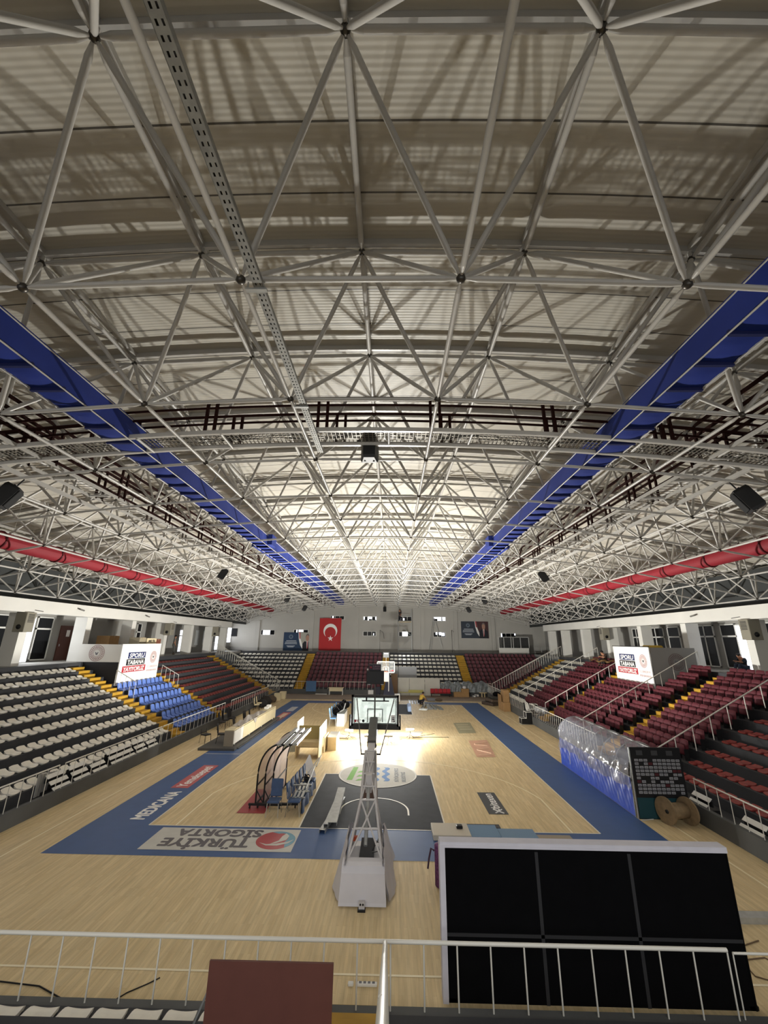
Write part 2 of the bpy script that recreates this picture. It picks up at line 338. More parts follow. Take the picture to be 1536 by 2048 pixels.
b = MB(); b.add([(-5.55, 9.4, z), (-4.6, 9.6, z), (-4.95, 12.6, z), (-6.1, 12.5, z)], [(0, 1, 2, 3)], mat('worn_grey_vinyl', (150, 142, 116), 0.4, var=.08)); b.build('floor_decal', FLOOR)
b = MB(); rect(b, -4.95, -3.95, 1.1, 3.6, z, REDV); b = b.build('floor_decal', FLOOR)
b = MB(); rect(b, -8.6, -7.9, 18.6, 22.4, z, mat('faded_red_floor_vinyl', (186, 84, 84))); rect(b, -8.55, -7.95, 23.0, 25.4, z, mat('worn_white_print', (196, 194, 196), .4, var=.1)); rect(b, -8.45, -8.05, 19.2, 21.9, z+.002, FPK); b.build('floor_decal', FLOOR)

# ---- roof deck: trapezoidal sheets spanning across the hall, dark joint every metre
ZB = lambda X: 10.7-0.0065*X*X
ZT = lambda X: ZB(X)+2.2
ZD = lambda X: ZT(X)+0.30
def deck_mat():
    m = bpy.data.materials.new('white_ribbed_roof_deck'); m.use_nodes = True; nt = m.node_tree; b = nt.nodes['Principled BSDF']; L = nt.links.new
    tc = nt.nodes.new('ShaderNodeTexCoord'); sp = nt.nodes.new('ShaderNodeSeparateXYZ'); L(tc.outputs['Object'], sp.inputs[0])
    def math_(op, a, v, c=None):
        n = nt.nodes.new('ShaderNodeMath'); n.operation = op; L(a, n.inputs[0])
        if v is not None: n.inputs[1].default_value = v
        return n.outputs[0]
    y = math_('ADD', sp.outputs['Y'], 33.16)
    f = math_('FRACT', y, None); j = math_('LESS_THAN', f, 0.03)
    s1 = math_('MULTIPLY', y, 2*PI/0.083); s2 = nt.nodes.new('ShaderNodeMath'); s2.operation = 'SINE'; L(s1, s2.inputs[0])
    bp = nt.nodes.new('ShaderNodeBump'); bp.inputs['Strength'].default_value = 0.16; bp.inputs['Distance'].default_value = 0.012
    L(s2.outputs[0], bp.inputs['Height']); L(bp.outputs['Normal'], b.inputs['Normal'])
    n = nt.nodes.new('ShaderNodeTexNoise'); n.inputs['Scale'].default_value = 0.35; n.inputs['Detail'].default_value = 4; L(tc.outputs['Object'], n.inputs['Vector'])
    cr = nt.nodes.new('ShaderNodeMix'); cr.data_type = 'RGBA'; L(n.outputs['Fac'], cr.inputs[0]); cr.inputs[6].default_value = (*lin((196, 190, 178)), 1); cr.inputs[7].default_value = (*lin((208, 204, 192)), 1)
    mx = nt.nodes.new('ShaderNodeMix'); mx.data_type = 'RGBA'; L(j, mx.inputs[0]); L(cr.outputs[2], mx.inputs[6]); mx.inputs[7].default_value = (*lin((92, 88, 82)), 1)
    L(mx.outputs[2], b.inputs['Base Color']); b.inputs['Roughness'].default_value = 0.45; b.inputs['Specular IOR Level'].default_value = 0.35
    return m
DECKM = deck_mat(); b = MB(); N = 40
xs = [-25.5+51*i/N for i in range(N+1)]
vs = [(x, y, ZD(x)+t) for t in (0, 0.12) for y in (-20, 47) for x in xs]; n1 = N+1
fs = [(i, i+1, n1+i+1, n1+i) for i in range(N)]+[(2*n1+i, 3*n1+i, 3*n1+i+1, 2*n1+i+1) for i in range(N)]
for i in range(N): fs += [(i, 2*n1+i, 2*n1+i+1, i+1), (n1+i, n1+i+1, 3*n1+i+1, 3*n1+i)]
fs += [(0, n1, 3*n1, 2*n1), (N, 2*n1+N, 3*n1+N, n1+N)]
b.add(vs, fs, DECKM); b.build('ceiling', kind='structure')

# ---- end wall
b = MB(); pts = [(-25.5, 46, 0)]+[(x, 46, ZD(x)+.05) for x in xs]+[(25.5, 46, 0)]
pts = [(-25.5, 0)]+[(x, ZD(x)+.05) for x in xs]+[(25.5, 0)]
b.prism(pts, lambda a, c: (a, 46.3, c), lambda a, c: (a, 46.0, c), mat('grey_end_wall_paint', (176, 173, 166), .8, var=.06, vs=.4))
b.build('wall_far', kind='structure')
n = 0
for x in (-18.9, -11.0, -4.4, 0.9, 5.2, 10.0, 15.4):
    n += 1; MB().box(x-.28, x+.28, 45.8, 45.998, 4.4, ZB(x)+.2, MATS['grey_end_wall_paint']).build('trim_%d' % n, kind='structure')
for sgn, nm in ((-1, 'left'), (1, 'right')):
    X = 22.8*sgn
    MB().box(min(X, X+.3*sgn), max(X, X+.3*sgn), -20, 46, 4.4, 10.0, WALLD).build('wall_'+nm, kind='structure')
    # concourse floor, ceiling slab and the long white edge beam
    n += 1; MB().box(min(20.45*sgn, 22.8*sgn), max(20.45*sgn, 22.8*sgn), -20, 38.4, 7.42, 7.98, WALLM).build('trim_%d' % n, kind='structure')
    n += 1; MB().box(min(20.0*sgn, 20.45*sgn), max(20.0*sgn, 20.45*sgn), -20, 38.5, 7.3, 8.02, WALLM).build('trim_%d' % n, kind='structure')
    n += 1; MB().box(min(20.0*sgn, 22.8*sgn), max(20.0*sgn, 22.8*sgn), -20, 46, 4.1, 4.4, WALLD).build('trim_%d' % n, kind='structure')
# dark cladding closing the eaves above the edge beams
for sgn in (-1, 1):
    n += 1; b = MB(); x = 20.75*sgn; A, B2 = sorted((x, x+.06*sgn)); b.box(A, B2, -20, 46, 7.98, ZT(20.75)-.12, mat('dark_eaves_cladding', (58, 60, 60), .8, var=.2, vs=1.2)); b.build('trim_%d' % n, kind='structure')
# pillars
for sgn, nm in ((-1, 'left'), (1, 'right')):
    for k, y in enumerate((-12.8, -7.6, -2.4, 2.8, 8.0, 13.2, 18.4, 23.6, 28.8, 34.0, 38.2)):
        if not vis(20.3*sgn, y, 6, 250): continue
        x0, x1 = 20.5*sgn, 21.35*sgn
        o = MB().box(min(x0, x1), max(x0, x1), y-.26, y+.26, 4.4, 7.3, WALLM).build('pillar', org=(20.9*sgn, y, 4.4))
        tag(o, 'deep white concrete pillar under the %s edge beam, %s from the end wall' % (nm, nth(11-k)), 'pillar', '%s concourse pillars' % nm)
# windows and doors of the concourse back walls
WN = [0]; DN = [0]
def wall_window(sgn, y0, y1, z0, z1, glass=GLASSD, cols=1, trans=0.28, panes=None):
    WN[0] += 1; X = 22.78*sgn; r = MB(); d = -sgn
    fr = 0.07; A, B = sorted((X, X+d*.08))
    r.box(A, B, y0, y0+fr, z0, z1, FRAMEW).box(A, B, y1-fr, y1, z0, z1, FRAMEW).box(A, B, y0, y1, z1-fr, z1, FRAMEW).box(A, B, y0, y1, z0, z0+fr, FRAMEW)
    zt = z1-(z1-z0)*trans; r.box(A, B, y0, y1, zt-.05, zt+.05, FRAMEW)
    for i in range(1, cols): yy = y0+(y1-y0)*i/cols; r.box(A, B, yy-.04, yy+.04, z0, z1, FRAMEW)
    o = r.build('window_%d' % WN[0], kind='structure')
    A, B = sorted((X+d*.01, X+d*.04)); MB().box(A, B, y0+.02, y1-.02, z0+.02, z1-.02, glass).build('pane', o)
    return o
for y0, y1, c in ((2.0, 4.6, 2), (5.6, 7.6, 1), (8.5, 10.15, 1), (11.45, 12.8, 1), (22.6, 23.3, 1)): wall_window(-1, y0, y1, 4.5, 7.25, cols=c)
for y0, y1, c in ((1.0, 3.5, 2), (5.0, 7.2, 2), (8.6, 10.3, 2), (11.6, 12.9, 1), (13.5, 15.3, 2), (17.0, 18.4, 1), (18.9, 21.1, 2), (22.2, 23.4, 2)): wall_window(1, y0, y1, 4.5, 7.25, cols=c)
o = wall_window(-1, 30.6, 31.6, 4.5, 6.9, DAY, cols=3); o = wall_window(-1, 40.3, 42.6, 4.5, 7.0, DAY, 1)
def door(sgn, y0, y1, z1, mt, paper=True):
    DN[0] += 1; X = 22.79*sgn; d = -sgn; A, B = sorted((X, X+d*.07)); o = MB().box(A, B, y0, y1, 4.4, z1, mt).build('door_%d' % DN[0], kind='structure')
    A, B = sorted((X+d*.07, X+d*.1)); MB().box(A, B, y0+.1, y0+.16, 5.35, 5.5, GALV).build('door_handle', o)
    if paper: A, B = sorted((X+d*.07, X+d*.075)); MB().box(A, B, (y0+y1)/2-.15, (y0+y1)/2+.17, 6.0, 6.45, WPRINT).build('notice_sheet', o)
    return o
door(-1, 13.6, 15.05, 6.75, mat('brown_door_veneer', (88, 52, 42), .5, var=.06))
# the two outside doors standing open to the daylight, near the first pillars in view
for sgn, y0 in ((-1, 10.35), (1, 10.65)):
    WN[0] += 1; X = 22.74*sgn; A, B = sorted((X, X-sgn*.03))
    o = MB().box(A, B, y0, y0+.95, 4.4, 7.2, FRAMEW).build('window_%d' % WN[0], kind='structure')
    A, B = sorted((X-sgn*.03, X-sgn*.05)); MB().box(A, B, y0+.05, y0+.9, 4.45, 7.1, DAY).build('pane', o)
# whiteboards on the left back wall
for y0, y1, lb in ((34.6, 35.5, 'nearer'), (36.6, 37.9, 'farther')):
    o = MB().box(-22.78, -22.72, y0, y1, 5.2, 6.9, mat('pale_grey_board', (176, 178, 178), .4)).build('notice_board'); tag(o, '%s of two pale boards on the left concourse wall' % lb, 'notice board', None)
# small windows in the end wall: three panes in a dark frame, some panes bright with daylight
BRT = {0: (0, 1, 0), 1: (1, 1, 0)}
def far_window(x0, x1, z0, z1, bright):
    WN[0] += 1; r = MB(); r.box(x0-.06, x1+.06, 45.94, 45.99, z0-.06, z1+.06, FRAMEW); o = r.build('window_%d' % WN[0], kind='structure'); w = (x1-x0)/3
    for i in range(3):
        MB().box(x0+i*w+.04, x0+(i+1)*w-.04, 45.92, 45.945, z0, z1, GLASSD).build('pane', o)
        for (a0, a1, c0, c1) in bright.get(i, ()):
            MB().box(x0+(i+a0)*w+.03, x0+(i+a1)*w-.03, 45.91, 45.93, z0+c0*(z1-z0), z0+c1*(z1-z0), DAY).build('pane', o)
far_window(-3.5, -1.55, 8.75, 9.25, {0: [(.05, .4, .2, 1)], 1: [(.0, 1, .4, 1), (.0, .3, 0, .5)], 2: [(.7, 1, .2, 1)]})
far_window(-3.45, -1.6, 6.6, 7.15, {2: [(.35, .6, .1, .6)]})
far_window(1.7, 3.6, 8.8, 9.3, {0: [(.3, .6, 0, .5)], 1: [(.0, .4, 0, .6)]})
far_window(1.75, 3.6, 6.6, 7.15, {})
far_window(6.8, 8.55, 8.75, 9.3, {0: [(.1, 1, .6, 1)], 1: [(0, 1, .1, 1)], 2: [(.2, 1, .1, 1)]})
far_window(6.75, 8.5, 6.55, 7.15, {0: [(.5, 1, .5, 1)], 1: [(.3, 1, .4, 1)], 2: [(.0, .8, .2, .9)]})
far_window(-18.4, -16.4, 6.6, 7.2, {0: [(.4, 1, 0, 1)], 1: [(0, 1, 0, 1)]})
far_window(-13.6, -11.5, 6.95, 7.3, {0: [(.5, .8, 0, 1)], 1: [(0, 1, .2, 1)]})
far_window(16.5, 18.6, 6.6, 7.1, {0: [(0, .25, 0, 1)], 2: [(.7, 1, .5, 1)]})
far_window(-8.3, -6.3, 8.85, 9.3, {0: [(.3, .7, 0, 1)]})
WN[0] += 1; o = MB().box(-22.7, -21.9, 45.93, 45.99, 6.3, 7.4, GLASSD).build('window_%d' % WN[0], kind='structure')
WN[0] += 1; o = MB().box(-22.79, -22.75, 44.4, 45.9, 5.4, 7.6, FRAMEW).build('window_%d' % WN[0], kind='structure'); MB().box(-22.75, -22.73, 44.5, 45.8, 5.5, 7.5, DAY).build('pane', o)
# rear wall behind the viewer, unseen; window grid added to house the fill light
MB().box(-25.5, 25.5, -20.3, -20, 0, 4.4, WALLD).box(-25.5, 25.5, -20.3, -20, 11.0, 13.2, WALLD).build('wall_near', kind='structure')
WN[0] += 1; b = MB()
for x in range(-24, 25, 3): b.box(x-.05, x+.05, -20.25, -20.1, 4.4, 11, FRAMEW)
for zz in (4.45, 7.7, 10.95): b.box(-25, 25, -20.25, -20.1, zz-.05, zz+.05, FRAMEW)
b.build('window_%d' % WN[0], kind='structure')
# ================================================================== ROOF STRUCTURE
YT = [-13.2+2.91*k for k in range(-1, 21)]; YB = [-11.75+2.91*k for k in range(-1, 20)]
XT = [3.0*i for i in range(-7, 8)]; XB = [-19.5+3*i for i in range(14)]
frame = thing('space_frame', 'white tubular space frame carrying the whole arched roof', 'roof truss', (0, 14, 10.7))
def members(name, segs, r, label=None, ncone=True):
    # nearest 100 in view become parts of their own, the rest one part
    def key(sg):
        mid = (np.array(sg[0])+np.array(sg[1]))/2; p = pix(*mid)
        inside = any(vis(*q, m=60) for q in (sg[0], sg[1], mid))
        return (0 if inside else 1, float(np.linalg.norm(mid-CAM)))
    segs = sorted(segs, key=key); rest = MB(); nr = 0
    for i, (p, q) in enumerate(segs):
        p = np.array(p); q = np.array(q); d = (q-p)/np.linalg.norm(q-p); a, c, e, f = p+d*.07, p+d*.22, q-d*.22, q-d*.07
        mb = MB() if i < 100 else rest; nn = 8 if i < 100 else 6
        mb.tube(a, c, r*.45, STEEL, nn, r, cap=False).tube(c, e, r, STEEL, nn, cap=False).tube(e, f, r, STEEL, nn, r*.45, cap=False)
        if i < 100: mb.build(name, frame)
    if len(segs) > 100: rest.build(name, frame, kind='stuff')
T = lambda x, y: (x, y, ZT(x)); B_ = lambda x, y: (x, y, ZB(x))
members('top_chord', [(T(a, y), T(a+3, y)) for a in XT[:-1] for y in YT]+[(T(x, YT[i]), T(x, YT[i+1])) for x in XT for i in range(len(YT)-1)], 0.05)
members('bottom_chord', [(B_(a, y), B_(a+3, y)) for a in XB[:-1] for y in YB]+[(B_(x, YB[i]), B_(x, YB[i+1])) for x in XB for i in range(len(YB)-1)], 0.04)
members('web_strut', [(B_(x, y), T(x+dx, y+dy)) for x in XB for y in YB for dx in (-1.5, 1.5) for dy in (-1.455, 1.455)], 0.043)
nodes = [T(x, y) for x in XT for y in YT]+[B_(x, y) for x in XB for y in YB]
nodes.sort(key=lambda p: (0 if vis(*p, m=60) else 1, float(np.linalg.norm(np.array(p)-CAM))))
rest = MB()
for i, p in enumerate(nodes):
    if i < 100: MB().sph(p, .066, NODE, 10, 7).build('ball_node', frame)
    else: rest.sph(p, .066, NODE, 6, 4)
rest.build('ball_node', frame, kind='stuff')
for x in XT:
    b = MB(); z = ZT(x)
    b.box(x-.03, x+.03, -19, 46, z+.19, z+.29, STEEL)
    for y in YT: b.tube((x, y, z), (x, y, z+.19), .035, STEEL, 6)
    b.build('purlin', frame)

for y in YT:
    b = MB(); q = [-22.5+1.5*i for i in range(31)]
    for a, c in zip(q[:-1], q[1:]):
        vs = [(x, y+dy, z) for dy in (-.03, .03) for x, z in ((a, ZD(a)-.14), (c, ZD(c)-.14), (c, ZD(c)-.003), (a, ZD(a)-.003))]
        b.add(vs, [(0, 1, 2, 3), (7, 6, 5, 4), (0, 4, 5, 1)], STEEL)
    b.build('arched_purlin', frame)

# ---- blue box ducts and red round ducts
def blue_duct(s, side):
    t = thing('air_duct', 'long blue fabric box duct hung under the %s half of the roof' % side, 'air duct', (s*5.95, 14, 10.55), 'blue fabric ducts'); xi, xo = s*5.68, s*6.32
    def run(y0, y1, xi, xo, z0, z1, nm):
        b = MB(); n = int((y1-y0)/.12); 
        def bot(u, v):
            y = y0+(y1-y0)*u; ph = (y % .7275)/.7275
            sag = -0.035*math.sin(PI*ph)*math.sin(PI*v)-.012*math.sin(y*23+v*4)
            return (xi+(xo-xi)*v, y, z0+sag+.06)
        b.grid(bot, n, 6, BLUEF)
        for x in (xi, xo):
            b.grid(lambda u, v, x=x: (x+.014*math.sin((y0+(y1-y0)*u)*4.1+v*3)*math.sin(PI*v), y0+(y1-y0)*u, z0+.06+(z1-z0)*v), n, 4, BLUEF)
        b.add([(xi, y0, z1), (xo, y0, z1), (xo, y1, z1), (xi, y1, z1)], [(0, 1, 2, 3)], BLUEF)
        b.add([(xi, y0, z0), (xo, y0, z0), (xo, y0, z1), (xi, y0, z1)], [(0, 1, 2, 3)], BLUEF).add([(xi, y1, z0), (xo, y1, z0), (xo, y1, z1), (xi, y1, z1)], [(0, 1, 2, 3)], BLUEF)
        return b.build(nm, t)
    run(-19, 4.2, xi, xo, 10.47, 10.98, 'fabric_sleeve'); run(4.2, 39.5, xi-s*.0, xo+s*.22, 10.47, 11.0, 'fabric_sleeve'); 
    MB().box(min(xi-s*.22, xi+s*.3), max(xi-s*.22, xi+s*.3), 4.0, 4.75, 10.55, 11.08, BLUEF).build('junction_box', t)
    b = MB()
    for x, z in ((xi, 11.0), (xi, 10.5), (xo, 10.5)): b.tube((x, -19, z), (x, 39.5, z), .016, STEEL, 6)
    b.build('support_rail', t)
    y = -18.9150
    while y < 39:
        MB().box(min(xi, xo), max(xi, xo), y-.03, y+.03, 10.46, 10.56, mat('blue_crease_shade', (16, 26, 80), .7)).build('hoop_band', t); y += .7275  # darker blue paints in the shade of the fabric creases
for s, nm in ((-1, 'left'), (1, 'right')): blue_duct(s, nm)
def red_duct(s, side):
    t = thing('air_duct', 'long red round fabric duct beneath the low %s edge of the roof' % side, 'air duct', (s*15, 14, 9.66), 'red fabric ducts'); R = .33
    b = MB(); n = 160
    def fn(u, v):
        y = -19+57.5*u; a = 2*PI*v; ph = (y % 2.91)/2.91; r = R*(1-.05*(2*ph-1)**8)*(1+.012*math.sin(y*9+3*a))
        return (s*15+r*math.cos(a), y, 9.64+r*math.sin(a))
    b.grid(fn, 240, 16, REDF); b.build('fabric_sleeve', t)
    y = -18.0
    while y < 38:
        MB().path([(s*15+(R+.012)*math.cos(k*PI/8), y, 9.64+(R+.012)*math.sin(k*PI/8)) for k in range(16)], .045, mat('dark_red_band', (92, 12, 22), .7), 6, closed=True).build('hoop_band', t); y += 2.91
    b = MB()
    for k in range(38): y = -18+1.5*k; b.tube((s*15, y, 9.64+R-.02), (s*15, y, ZT(15)-.05), .008, STEEL, 4)
    b.build('hanger', t)
for s, nm in ((-1, 'left'), (1, 'right')): red_duct(s, nm)

# ---- catwalks
MESHM = mat('steel_grating', (150, 146, 138), .5, .3)
def grating(b, x0, x1, y0, y1, z, step):
    pass
cw = thing('catwalk', 'cross catwalk with brown guard rails spanning the hall under the roof', 'catwalk', (0, -7.0, 10.85))
Y0, Y1 = -7.42, -6.68; ZC = lambda x: ZB(x)+.12
b = MB(); xs = [-19.0+i for i in range(39)]
for y in (Y0, Y1):
    for x in xs[:-1]:
        p = [(x, y-.04, ZC(x)), (x+1, y-.04, ZC(x+1)), (x+1, y-.04, ZC(x+1)-.1), (x, y-.04, ZC(x)-.1), (x, y+.04, ZC(x)), (x+1, y+.04, ZC(x+1)), (x+1, y+.04, ZC(x+1)-.1), (x, y+.04, ZC(x)-.1)]
        b.add(p, [(0, 1, 2, 3), (4, 7, 6, 5), (0, 4, 5, 1), (3, 2, 6, 7)], STEEL)
for x in range(-18, 19, 2): b.tube((x+.5, Y0, ZC(x)-.06), (x+.5, Y1, ZC(x)-.06), .035, STEEL, 6)
b.build('side_beam', cw)
b = MB()
for i in range(381):
    x = -19+.1*i; b.box(x-.008, x+.008, Y0, Y1, ZC(x)-.02, ZC(x), MESHM)
for j in range(8):
    y = Y0+.05+(Y1-Y0-.1)*j/7
    for x in xs[:-1]: b.tube((x, y, ZC(x)-.01), (x+1, y, ZC(x+1)-.01), .007, MESHM, 4, cap=False)
b.build('grating', cw)
for y, nm in ((Y0, 'near'), (Y1, 'far')):
    b = MB()
    for zz in (.38, .62, .82): b.path([(x, y, ZC(x)+zz) for x in xs], .03, BROWN, 6)
    b.build('guard_rail', cw)
    for i in range(14):
        for dx in (0, .22):
            x = -17.4+2.7*i+dx+(.0 if y == Y0 else .35); MB().box(x-.032, x+.032, y-.032, y+.032, ZC(x)-.03, ZC(x)+.82, BROWN).build('guard_post', cw)
b = MB()
for k in range(4): b.path([(-17+35*i/90, Y0+.18+.12*k+.05*math.sin(i*.9+k), ZC(-17+35*i/90)+.03+.015*math.sin(i*1.7+k*2)) for i in range(91)], .014, BLACK, 5)
b.build('cable_bundle', cw)
def long_catwalk(s, side):
    t = thing('catwalk', 'lengthwise catwalk with brown guard rails under the %s roof slope' % side, 'catwalk', (s*8.75, 14, 10.35), 'lengthwise catwalks')
    z = 10.37; x0, x1 = s*8.35, s*9.1
    b = MB()
    for x in (x0, x1): b.box(x-.025, x+.025, -19, 41, z-.08, z, STEEL)
    for k in range(41): b.box(min(x0, x1), max(x0, x1), -18.5+1.455*k, -18.44+1.455*k, z-.08, z-.02, STEEL)
    b.build('side_beam', t); b = MB()
    for k in range(300): y = -19+.2*k; b.box(min(x0, x1), max(x0, x1), y-.006, y+.006, z-.015, z, MESHM)
    b.build('grating', t)
    for x in (x0, x1):
        b = MB()
        for zz in (.42, .7, .98): b.box(x-.022, x+.022, -19, 41, z+zz-.04, z+zz+.04, BROWN)
        b.build('guard_rail', t)
        for k in range(21):
            for dy in (0, .3):
                y = -18.2+2.91*k+dy; MB().box(x-.03, x+.03, y-.03, y+.03, z-.05, z+.98, BROWN).build('guard_post', t)
for s, nm in ((-1, 'left'), (1, 'right')): long_catwalk(s, nm)
# white cable ducts along the outer side of both lengthwise catwalks
for s, nm in ((-1, 'left'), (1, 'right')):
    o = MB().box(min(s*9.8, s*9.9), max(s*9.8, s*9.9), -19, 44, 10.28, 10.38, STEEL).build('cable_trunking', org=(s*9.85, 14, 10.3)); tag(o, 'straight white cable trunking running outside the %s lengthwise catwalk' % nm, 'cable trunking')

# ---- perforated cable tray from the top of the picture down to the cross catwalk
t = thing('cable_tray', 'perforated galvanised cable tray running lengthwise to the cross catwalk', 'cable tray', (-1.2, -12, 10.4))
b = MB(); TR = mat('galvanised_tray', (150, 150, 146), .45, .35, var=.15, vs=8); X0, X1 = -1.29, -1.16; z = 10.52
y = -16.4
while y < -6.75:
    # bars between punched slots
    for (a, c, e, f) in ((0, 1, 0, .05), (0, .22, .05, .09), (.38, .62, .05, .09), (.78, 1, .05, .09)):
        b.box(X0+(X1-X0)*a, X0+(X1-X0)*c, y+e, y+f, z, z+.003, TR)
    y += .09
for x in (X0, X1): b.box(x-.003, x+.003, -16.4, -6.7, z, z+.06, TR)
b.build('tray', t)
b = MB()
for k in range(3): b.path([(X0+.03+.03*k, -16.4+.25*i, z+.02+.006*math.sin(i+k)) for i in range(39)], .012, BLACK, 5)
b.build('cable', t)
b = MB()
for y in (-14.66, -11.75, -8.84): b.box(X0-.12, X1+.04, y-.03, y+.03, z-.03, z, GALV).tube((X0-.1, y, z-.02), (X0-.1, y, z+.12), .01, GALV, 5)
b.build('bracket', t)

# ---- loudspeakers
def speaker(loc, label, tilt, yaw, w=.46, h=.68, d=.42, group='hanging loudspeakers'):
    t = thing('loudspeaker', label, 'loudspeaker', loc, group); M = Matrix.Rotation(yaw, 4, 'Z') @ Matrix.Rotation(tilt, 4, 'X'); L = np.array(loc)
    Mt = Matrix.Translation(loc) @ M
    b = MB(); fr = [(-w/2, -d/2+.02), (w/2, -d/2+.02), (w*.33, d/2), (-w*.33, d/2)]
    zs = [(-h/2, .86), (-h/2+.07, 1.0), (h/2-.07, 1.0), (h/2, .86)]
    vs = [(x*k, y*k, z) for z, k in zs for x, y in fr]; fs = [(3, 2, 1, 0), (12, 13, 14, 15)]
    for i in range(3): fs += [(4*i+j, 4*i+(j+1) % 4, 4*i+4+(j+1) % 4, 4*i+4+j) for j in range(4)]
    b.add(vs, fs, BLACK, M=Mt); b.build('cabinet', t)
    b = MB().bbox(-w*.44, w*.44, -d/2-.015, -d/2+.03, -h/2+.06, h/2-.06, mat('black_speaker_grille', (12, 12, 13), .8), .012, M=Mt); b.build('grille', t)
    b = MB(); b.tube((0, 0, h/2-.03), (0, 0, h/2+.28), .02, BLACK, 6, M=Mt).box(-w*.3, w*.3, -.03, .03, h/2, h/2+.025, BLACK, M=Mt); b.build('hanging_bracket', t)
    for sx in (-1, 1):
        MB().tube((sx*w*.25, -.05, -h/2-.02), (sx*w*.25, -.05, -h/2+.03), .025, BLACK, 6, M=Mt).build('foot', t)
speaker((0, -6.5, 10.74), 'black loudspeaker hanging from the middle of the cross catwalk', .0, PI)
MB_ = MB().box(-.33, -.21, -6.6, -6.48, 10.84, 10.93, BLACK).tube((-.27, -6.54, 10.93), (-.27, -6.54, 11.05), .012, BLACK, 5).tube((-.27, -6.6, 10.88), (-.27, -6.7, 10.85), .035, BLACK, 8)
tag(MB_.build('spotlight', org=(-.27, -6.54, 10.95)), 'small black lamp beside the middle catwalk loudspeaker', 'lamp')
for s, side in ((-1, 'left'), (1, 'right')):
    for y, z, where in ((-5.5, 9.74, 'nearest of those over the %s stand'), (9.9, 9.95, 'second in line over the %s stand'), (27.0, 10.0, 'third in line over the %s stand'), (36.0, 9.7, 'farthest of those over the %s stand')):
        speaker((s*10.2, y, z), 'black loudspeaker hung from the roof frame, '+where % side, math.radians(28), (PI/2+.5 if s < 0 else -PI/2-.5)+PI*0)
speaker((-.3, 43.2, 10.2), 'small black loudspeaker hanging before the end wall', .3, 0)
# ================================================================== STANDS
RISE, TREAD, D0, Z0, NR = 0.41, 0.80, 12.6, 0.64, 9
def tr(side):
    return {'left': lambda d, s, z: (-d, s, z), 'right': lambda d, s, z: (d, s, z), 'far': lambda d, s, z: (s, 23.1+d, z), 'near': lambda d, s, z: (s, 4.6-d, z)}[side]
def mbox(b, f, d0, d1, s0, s1, z0, z1, mt):
    p = f(d0, s0, z0); q = f(d1, s1, z1)
    return b.box(min(p[0], q[0]), max(p[0], q[0]), min(p[1], q[1]), max(p[1], q[1]), z0, z1, mt)
def stand(side, label, s0, s1, kd, nrow, kz=0.5):
    f = tr(side); t = thing('grandstand', label, 'stand', f(D0, (s0+s1)/2, 0)); b = MB()
    poly = [(kd+.15, 0), (kd+.15, .28), (D0, .28)]
    for k in range(nrow):
        poly += [(D0+TREAD*k, Z0+RISE*k), (D0+TREAD*(k+1), Z0+RISE*k)]
    e = D0+TREAD*nrow; top = 4.4 if nrow == NR else Z0+RISE*nrow
    poly += [(e, top), (e+.25, top), (e+.25, 0)]
    b.prism(poly, lambda a, c: f(a, s0, c), lambda a, c: f(a, s1, c), DARK); b.build('terrace', t)
    b = MB(); mbox(b, f, kd, kd+.16, s0, s1, 0, kz, DARKG); b.build('kerb_wall', t)
    return t, f
def aisle(t, f, s0, s1, k0=0, k1=NR, label=None):
    b = MB()
    mbox(b, f, D0-.42, D0, s0, s1, .28, .47, YEL)
    for k in range(k0, k1):
        mbox(b, f, D0+TREAD*k-.003, D0+TREAD*k+.3, s0, s1, Z0+RISE*k, Z0+RISE*k+.008, YEL)
        mbox(b, f, D0+TREAD*k-.012, D0+TREAD*k, s0, s1, Z0+RISE*(k-1) if k else .28, Z0+RISE*k, YEL)
        mbox(b, f, D0+TREAD*k+.4, D0+TREAD*(k+1), s0, s1, Z0+RISE*k, Z0+RISE*k+RISE/2, YEL)
    o = b.build('aisle_stairs', t); plabel(o, label or 'yellow painted stairs'); return o
TL, FL_ = stand('left', 'long dark terraced stand along the left side of the court', -19.5, 33.8, 11.85, NR)
TRR, FR_ = stand('right', 'long dark terraced stand along the right side of the court', -19.5, 33.8, 11.42, NR, .56)
TF, FF_ = stand('far', 'dark terraced stand below the end wall across the hall', -20.0, 20.0, 11.9, NR)
TN, FN_ = stand('near', 'dark terraced stand beneath the viewer at the near end', -12.5, 12.5, 12.23, 3)
aisle(TL, FL_, 11.1, 12.1); aisle(TL, FL_, 17.85, 18.75); aisle(TL, FL_, 31.6, 33.0)
aisle(TRR, FR_, 8.75, 9.95); aisle(TRR, FR_, 18.3, 19.35); aisle(TRR, FR_, 31.7, 33.1)
aisle(TF, FF_, -10.75, -9.7); aisle(TF, FF_, -0.5, 0.35); aisle(TF, FF_, 9.35, 10.4); aisle(TN, FN_, -0.55, 0.4, 0, 3)
# floor of the far walkway behind the top row
MB().box(-22.8, 22.8, 43.0, 46.0, 4.1, 4.4, WALLD).build('trim_60', kind='structure')

